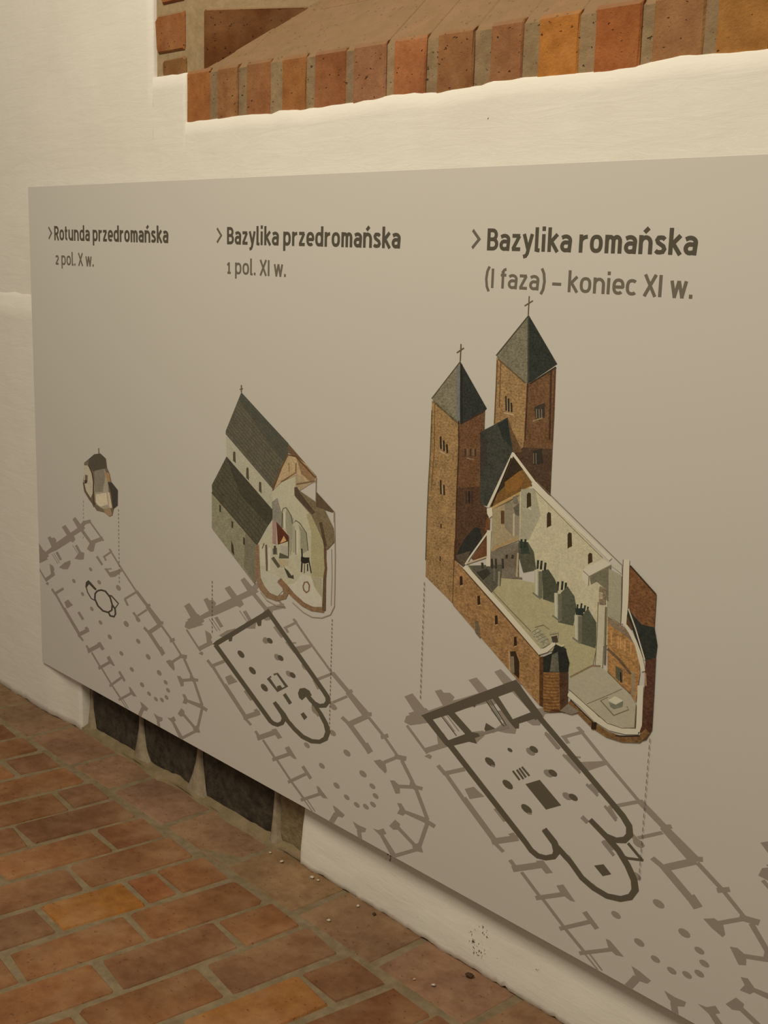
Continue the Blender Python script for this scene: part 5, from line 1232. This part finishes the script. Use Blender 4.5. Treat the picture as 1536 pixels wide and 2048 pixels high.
0.147,0.124,0.089;0;22836,3442 22836,3360 22849,3364 22849,3446
0.147,0.124,0.089;0;22836,3312 22836,3230 22849,3234 22849,3316
0.147,0.124,0.089;0;22836,3182 22835,3100 22848,3104 22849,3187
0.147,0.124,0.089;0;22835,3052 22835,2969 22848,2974 22848,3056
0.147,0.124,0.089;0;22835,2921 22835,2838 22848,2843 22848,2926
0.147,0.124,0.089;0;22835,2790 22835,2707 22848,2712 22848,2795
0.147,0.124,0.089;0;22835,2659 22835,2576 22848,2580 22848,2663
0.147,0.124,0.089;0;22835,2527 22835,2444 22848,2448 22848,2532
0.147,0.124,0.089;0;22835,2395 22835,2312 22848,2316 22848,2400
0.147,0.124,0.089;0;22835,2263 22835,2179 22848,2184 22848,2268"""

def parse(s):
    out = []
    for ln in s.strip().split('\n'):
        c, a, p = ln.split(';')
        out.append((tuple(float(v) for v in c.split(',')), float(a), [tuple(int(t) * 1e-4 for t in q.split(',')) for q in p.split()]))
    return out
def clip(poly, x0, x1, z0, z1):
    for ax, lim, sg in ((0, x0, 1), (0, x1, -1), (1, z0, 1), (1, z1, -1)):
        out = []
        for i, p in enumerate(poly):
            q = poly[i - 1]; ip = (p[ax] - lim) * sg >= 0; iq = (q[ax] - lim) * sg >= 0
            if ip != iq:
                t = (lim - q[ax]) / (p[ax] - q[ax]); out.append((q[0] + t * (p[0] - q[0]), q[1] + t * (p[1] - q[1])))
            if ip: out.append(p)
        poly = out
        if len(poly) < 3: return []
    return poly
def ink(name, polys, y0, dx=0.0, parent=None, step=6e-6):
    """flat print: coloured shapes lying on the sheet"""
    V = []; F = []; C = []; y = y0
    for c, a, p in polys:
        p = clip([(x + dx, z) for x, z in p], 0.002, PW - 0.002, 0.002, PH - 0.002)
        if len(p) < 3: continue
        y += step; b = len(V); V += [(x, -y, z) for x, z in p]
        for tri in tessellate_polygon([[Vector((x, z, 0)) for x, z in p]]):
            i, j, k = tri
            ax, az = p[j][0] - p[i][0], p[j][1] - p[i][1]; bx_, bz = p[k][0] - p[i][0], p[k][1] - p[i][1]
            cr = ax * bz - az * bx_
            if abs(cr) < 1e-12: continue
            F.append((b + i, b + j, b + k) if cr > 0 else (b + i, b + k, b + j)); C.append((*c, a))
    me = bpy.data.meshes.new(name); me.from_pydata(V, [], F); me.update()
    at = me.color_attributes.new('ink', 'FLOAT_COLOR', 'CORNER')
    for pi, pl in enumerate(me.polygons):
        for li in pl.loop_indices: at.data[li].color = C[pi]
    return obj(name, me, M['ink'], parent or sh)
GP = parse(GOTHIC)
for k in range(4):
    tag(ink('church_floor_plan', GP, 0.0001, 0.846 * k, step=2e-6), 'pale brown floor plan printed on the grey sheet')
for s in (DARK1, DARK2, DARK3): tag(ink('older_floor_plan', parse(s), 0.0004, step=2e-6), 'dark brown floor plan printed over the pale plan')
tag(ink('building_drawing', parse(BLD1), 0.0006), 'small printed drawing of a ruined rotunda fragment')
tag(ink('building_drawing', parse(BLD2), 0.0006), 'printed cutaway drawing of a grey roofed basilica')
tag(ink('building_drawing', parse(BLD3), 0.0006), 'printed cutaway drawing of a brick basilica with two towers')

# ------------------------------------------------------------------ lettering
XH = 0.765
def arc(cx, cy, rx, ry, a0, a1, n=9):
    return [(cx + rx * math.cos(math.radians(a0 + (a1 - a0) * i / n)), cy + ry * math.sin(math.radians(a0 + (a1 - a0) * i / n))) for i in range(n + 1)]
def sup(cx, cy, rx, ry, a0, a1, n=20, e=2.5):
    o = []
    for i in range(n + 1):
        t = math.radians(a0 + (a1 - a0) * i / n); c, s_ = math.cos(t), math.sin(t)
        o.append((cx + rx * math.copysign(abs(c) ** (2 / e), c), cy + ry * math.copysign(abs(s_) ** (2 / e), s_)))
    return o
def glyph(ch, s):
    h = s / 2; x = XH; W = 0.59; r = (W - s) / 2; ym = x / 2; ry = ym - h
    arch = [(h, 0.40)] + arc(W / 2, x - h - r * 1.1, r, r * 1.1, 180, 0) + [(W - h, 0)]
    if ch == 'o': return [sup(W / 2, ym, r, ry, 0, 360, 26)], W
    if ch == 'c': return [sup(W / 2, ym, r, ry, 48, 312, 18)], 0.49
    if ch == 'e': return [[(W - h * 0.6, ym - 0.02), (h, ym - 0.02)], sup(W / 2, ym, r, ry, -6, 312, 22)], 0.56
    if ch == 'n': return [[(h, 0), (h, x)], arch], W
    if ch == '\u0144': return [[(h, 0), (h, x)], arch, [(0.22, x + 0.11), (0.40, x + 0.29)]], W
    if ch == 'u': return [[(W - h, 0), (W - h, x)], [(h, x)] + [(W - px, x - py) for px, py in reversed(arch[1:-1])] + [(W - h, x - 0.40)]], W
    if ch == 'm':
        w2 = 0.47; q = (w2 - s) / 2; a1 = [(h, 0.40)] + arc(w2 / 2, x - h - q * 1.2, q, q * 1.2, 180, 0) + [(w2 - h, 0)]
        return [[(h, 0), (h, x)], a1, [(px + w2 - s, py) for px, py in a1]], 2 * w2 - s
    if ch == 'r': return [[(h, 0), (h, x)], [(h, 0.42)] + arc(0.40, x - h - 0.23, 0.40 - h, 0.23, 180, 92, 6)], 0.41
    if ch in 'dpb':
        st = [(h, -0.28), (h, x)] if ch == 'p' else ([(W - h, 0), (W - h, 1.06)] if ch == 'd' else [(h, 0), (h, 1.06)])
        return [st, sup(W / 2, ym, r, ry, 0, 360, 26)], W
    if ch == 'a':
        return [[(0.07, x - 0.15)] + arc(0.26, x - h - 0.17, 0.25 - h * 0.4, 0.17, 125, 0, 7) + [(0.53 - h, 0)], [(0.53 - h, 0.42), (0.27, 0.42)] + arc(0.25, 0.42 / 2 + h * 0.5, 0.25 - h, 0.21 - h * 0.45, 95, 270, 9) + [(0.36, h + 0.01), (0.53 - h, 0.14)]], 0.54
    if ch == 's': return [[(0.41, 0.60), (0.34, 0.665), (0.25, x - h), (0.145, 0.665), (0.09, 0.575), (0.13, 0.475), (0.24, 0.405), (0.36, 0.33), (0.405, 0.22), (0.35, 0.115), (0.235, h), (0.12, 0.095), (0.045, 0.155)]], 0.48
    if ch == 'z': return [[(0.03, x - h), (0.43, x - h)], [(0.40, x - h), (0.08, h)], [(0.03, h), (0.46, h)]], 0.48
    if ch == 'k': return [[(h, 0), (h, 1.06)], [(0.47, x), (h + 0.04, 0.40)], [(0.19, 0.44), (0.49, 0)]], 0.52
    if ch == 'y': return [[(0.06, x), (0.29, 0.06)], [(0.47, x), (0.25, -0.10), (0.18, -0.20), (0.05, -0.24)]], 0.52
    if ch == 'l': return [[(h, 1.06), (h, 0)], [(h, 0.07), (s + 0.075, 0.055)]], s + 0.07
    if ch == 'i': return [[(h, 0), (h, x)], [(h, 0.90), (h, 0.90 + s * 1.1)]], s + 0.02
    if ch == 't': return [[(0.14, 0.97), (0.14, 0.20)] + arc(0.14 + 0.15, 0.20, 0.15, 0.20 - h, 180, 275, 5), [(0.01, x - h), (0.33, x - h)]], 0.36
    if ch == 'f': return [[(0.14, 0), (0.14, 0.82)] + arc(0.14 + 0.18, 0.82, 0.18, 0.24 - h, 180, 88, 5), [(0.01, x - h), (0.33, x - h)]], 0.34
    if ch == 'w': return [[(0.05, x), (0.21, 0)], [(0.19, 0), (0.37, x)], [(0.37, x), (0.55, 0)], [(0.53, 0), (0.69, x)]], 0.74
    if ch == 'B': return [[(h, 0), (h, 1)], [(h, 1 - h), (0.28, 1 - h)] + arc(0.30, 0.755 - h * 0.5, 0.24 - h * 0.7, 0.245 - h * 0.5, 90, -90, 8) + [(h, 0.51)], [(h, 0.51), (0.3, 0.51)] + arc(0.32, 0.255 + h * 0.5, 0.26 - h * 0.7, 0.255 - h * 0.5, 90, -90, 8) + [(h, h)]], 0.57
    if ch == 'R': return [[(h, 0), (h, 1)], [(h, 1 - h), (0.28, 1 - h)] + arc(0.30, 0.73 - h * 0.5, 0.26 - h * 0.7, 0.27 - h * 0.5, 90, -90, 8) + [(h, 0.46)], [(0.28, 0.46), (0.53, 0)]], 0.57
    if ch == 'I': return [[(h, 0), (h, 1)]], s + 0.03
    if ch == 'X': return [[(0.05, 0), (0.55, 1)], [(0.05, 1), (0.55, 0)]], 0.60
    if ch == '(': return [[(0.24, 1.10), (0.12, 0.85), (0.07, 0.46), (0.12, 0.07), (0.24, -0.18)]], 0.27
    if ch == ')': return [[(0.03, 1.10), (0.15, 0.85), (0.20, 0.46), (0.15, 0.07), (0.03, -0.18)]], 0.27
    if ch == '\u2013': return [[(0.0, 0.36), (0.48, 0.36)]], 0.48
    if ch == '.': return [[(0.09, 0), (0.09, s * 1.15)]], 0.18
    if ch == '1': return [[(0.20, 0), (0.20, x)], [(0.04, x - 0.20), (0.20, x - 0.05)], [(0.04, h), (0.36, h)]], 0.40
    if ch == '2': return [[(0.05, x - 0.16)] + arc(0.22, x - h - 0.15, 0.17, 0.15, 150, -30, 8) + [(0.07, h)], [(0.03, h), (0.42, h)]], 0.45
    return [], 0.26
def ribbon(P, w_):
    h = w_ / 2; n = len(P); L = []; Rr = []
    for i in range(n):
        a = Vector(P[max(i - 1, 0)]); b = Vector(P[min(i + 1, n - 1)])
        if i in (0, n - 1) and n > 3 and (Vector(P[0]) - Vector(P[-1])).length < 1e-6: a = Vector(P[-2]); b = Vector(P[1])
        t = (b - a).normalized(); nn = Vector((-t.y, t.x)); k = 1.0
        if 0 < i < n - 1:
            t1 = (Vector(P[i]) - a).normalized(); k = max(0.6, abs(nn.dot(Vector((-t1.y, t1.x)))))
        p = Vector(P[i]); L.append(p + nn * h / k); Rr.append(p - nn * h / k)
    return [[tuple(L[i]), tuple(L[i + 1]), tuple(Rr[i + 1]), tuple(Rr[i])] for i in range(n - 1)]
def text(name, body, x0, x1, z, cap, s, col, label, gap=0.095):
    quads = []; x = 0.0
    for ch in body:
        st, adv = glyph(ch, s)
        for P in st: quads += [[(px + x, pz) for px, pz in q] for q in ribbon(P, s * 0.97)]
        x += adv + (gap if ch != ' ' else 0.0)
    kx = (x1 - x0) / (x - gap)
    polys = [(col, 0.0, [(x0 + px * kx, z + pz * cap) for px, pz in q]) for q in quads]
    return tag(ink(name, polys, 0.0001, step=1.5e-6), label)
INK1 = (0.092, 0.080, 0.060); INK2 = (0.155, 0.138, 0.108)
def chevron(x, z, c, sx):
    q = ribbon([(x, z + c * 0.86), (x + sx, z + c * 0.45), (x, z + c * 0.04)], c * 0.155)
    tag(ink('chevron_mark', [((0.14, 0.125, 0.10), 0.0, p) for p in q], 0.0001, step=2e-7), 'dark chevron before the heading')
for k, (hd, sub, xa, xb, xs_, xe, xc) in enumerate((
        ('Rotunda przedroma\u0144ska', '2 pol. X w.', 0.155, 0.754, 0.158, 0.378, 0.121),
        ('Bazylika przedroma\u0144ska', '1 pol. XI w.', 1.008, 1.607, 1.008, 1.236, 0.967),
        ('Bazylika roma\u0144ska', '(I faza) \u2013 koniec XI w.', 1.844, 2.300, 1.843, 2.299, 1.806))):
    text('heading', hd, xa, xb, 1.3045, 0.0400, 0.178, INK1, 'bold dark brown heading text')
    text('subheading', sub, xs_, xe, 1.2365, 0.0355, 0.155, INK2, 'smaller brown dating text under the heading')
    chevron(xc, 1.3065, 0.0405, 0.0175)

# ------------------------------------------------------------------ crumbs on the floor by the wall
def crumb(name, x, y, r, mat, label, cat, group, z=0.0):
    bm = bmesh.new(); bmesh.ops.create_icosphere(bm, subdivisions=1, radius=r)
    for vv in bm.verts: vv.co *= R.uniform(0.55, 1.0); vv.co.z *= 0.45; vv.co.x *= 1.3
    lo = min(vv.co.z for vv in bm.verts)
    for vv in bm.verts: vv.co.z -= lo
    me = bpy.data.meshes.new(name); bm.to_mesh(me); bm.free()
    o = obj(name, me, mat, None, (x, y, z)); o.rotation_euler.z = R.uniform(0, 6); tag(o, label, cat, group)
for x, y, r in [(-1.579, -0.085, 0.0055), (-1.905, -0.092, 0.005), (-1.911, -0.001, 0.005), (-2.08, 0.0, 0.006), (-2.06, 0.002, 0.004), (-2.185, -0.01, 0.006), (-2.24, -0.004, 0.005), (-1.62, -0.10, 0.003)]:
    crumb('plaster_crumb', x, y, r, M['crumb'], 'tiny white plaster crumb on the floor bricks by the wall', 'crumb', 'plaster crumbs by the wall', 0.0008)
crumb('brick_chip', -1.556, -0.004, 0.011, M['chip'], 'largest dark brown chip on the floor by the white wall foot', 'chip', 'dark chips by the wall', 0.0008)
crumb('brick_chip', -1.861, 0.004, 0.007, M['chip'], 'small dark chip at the wall foot left of the largest chip', 'chip', 'dark chips by the wall', 0.0008)
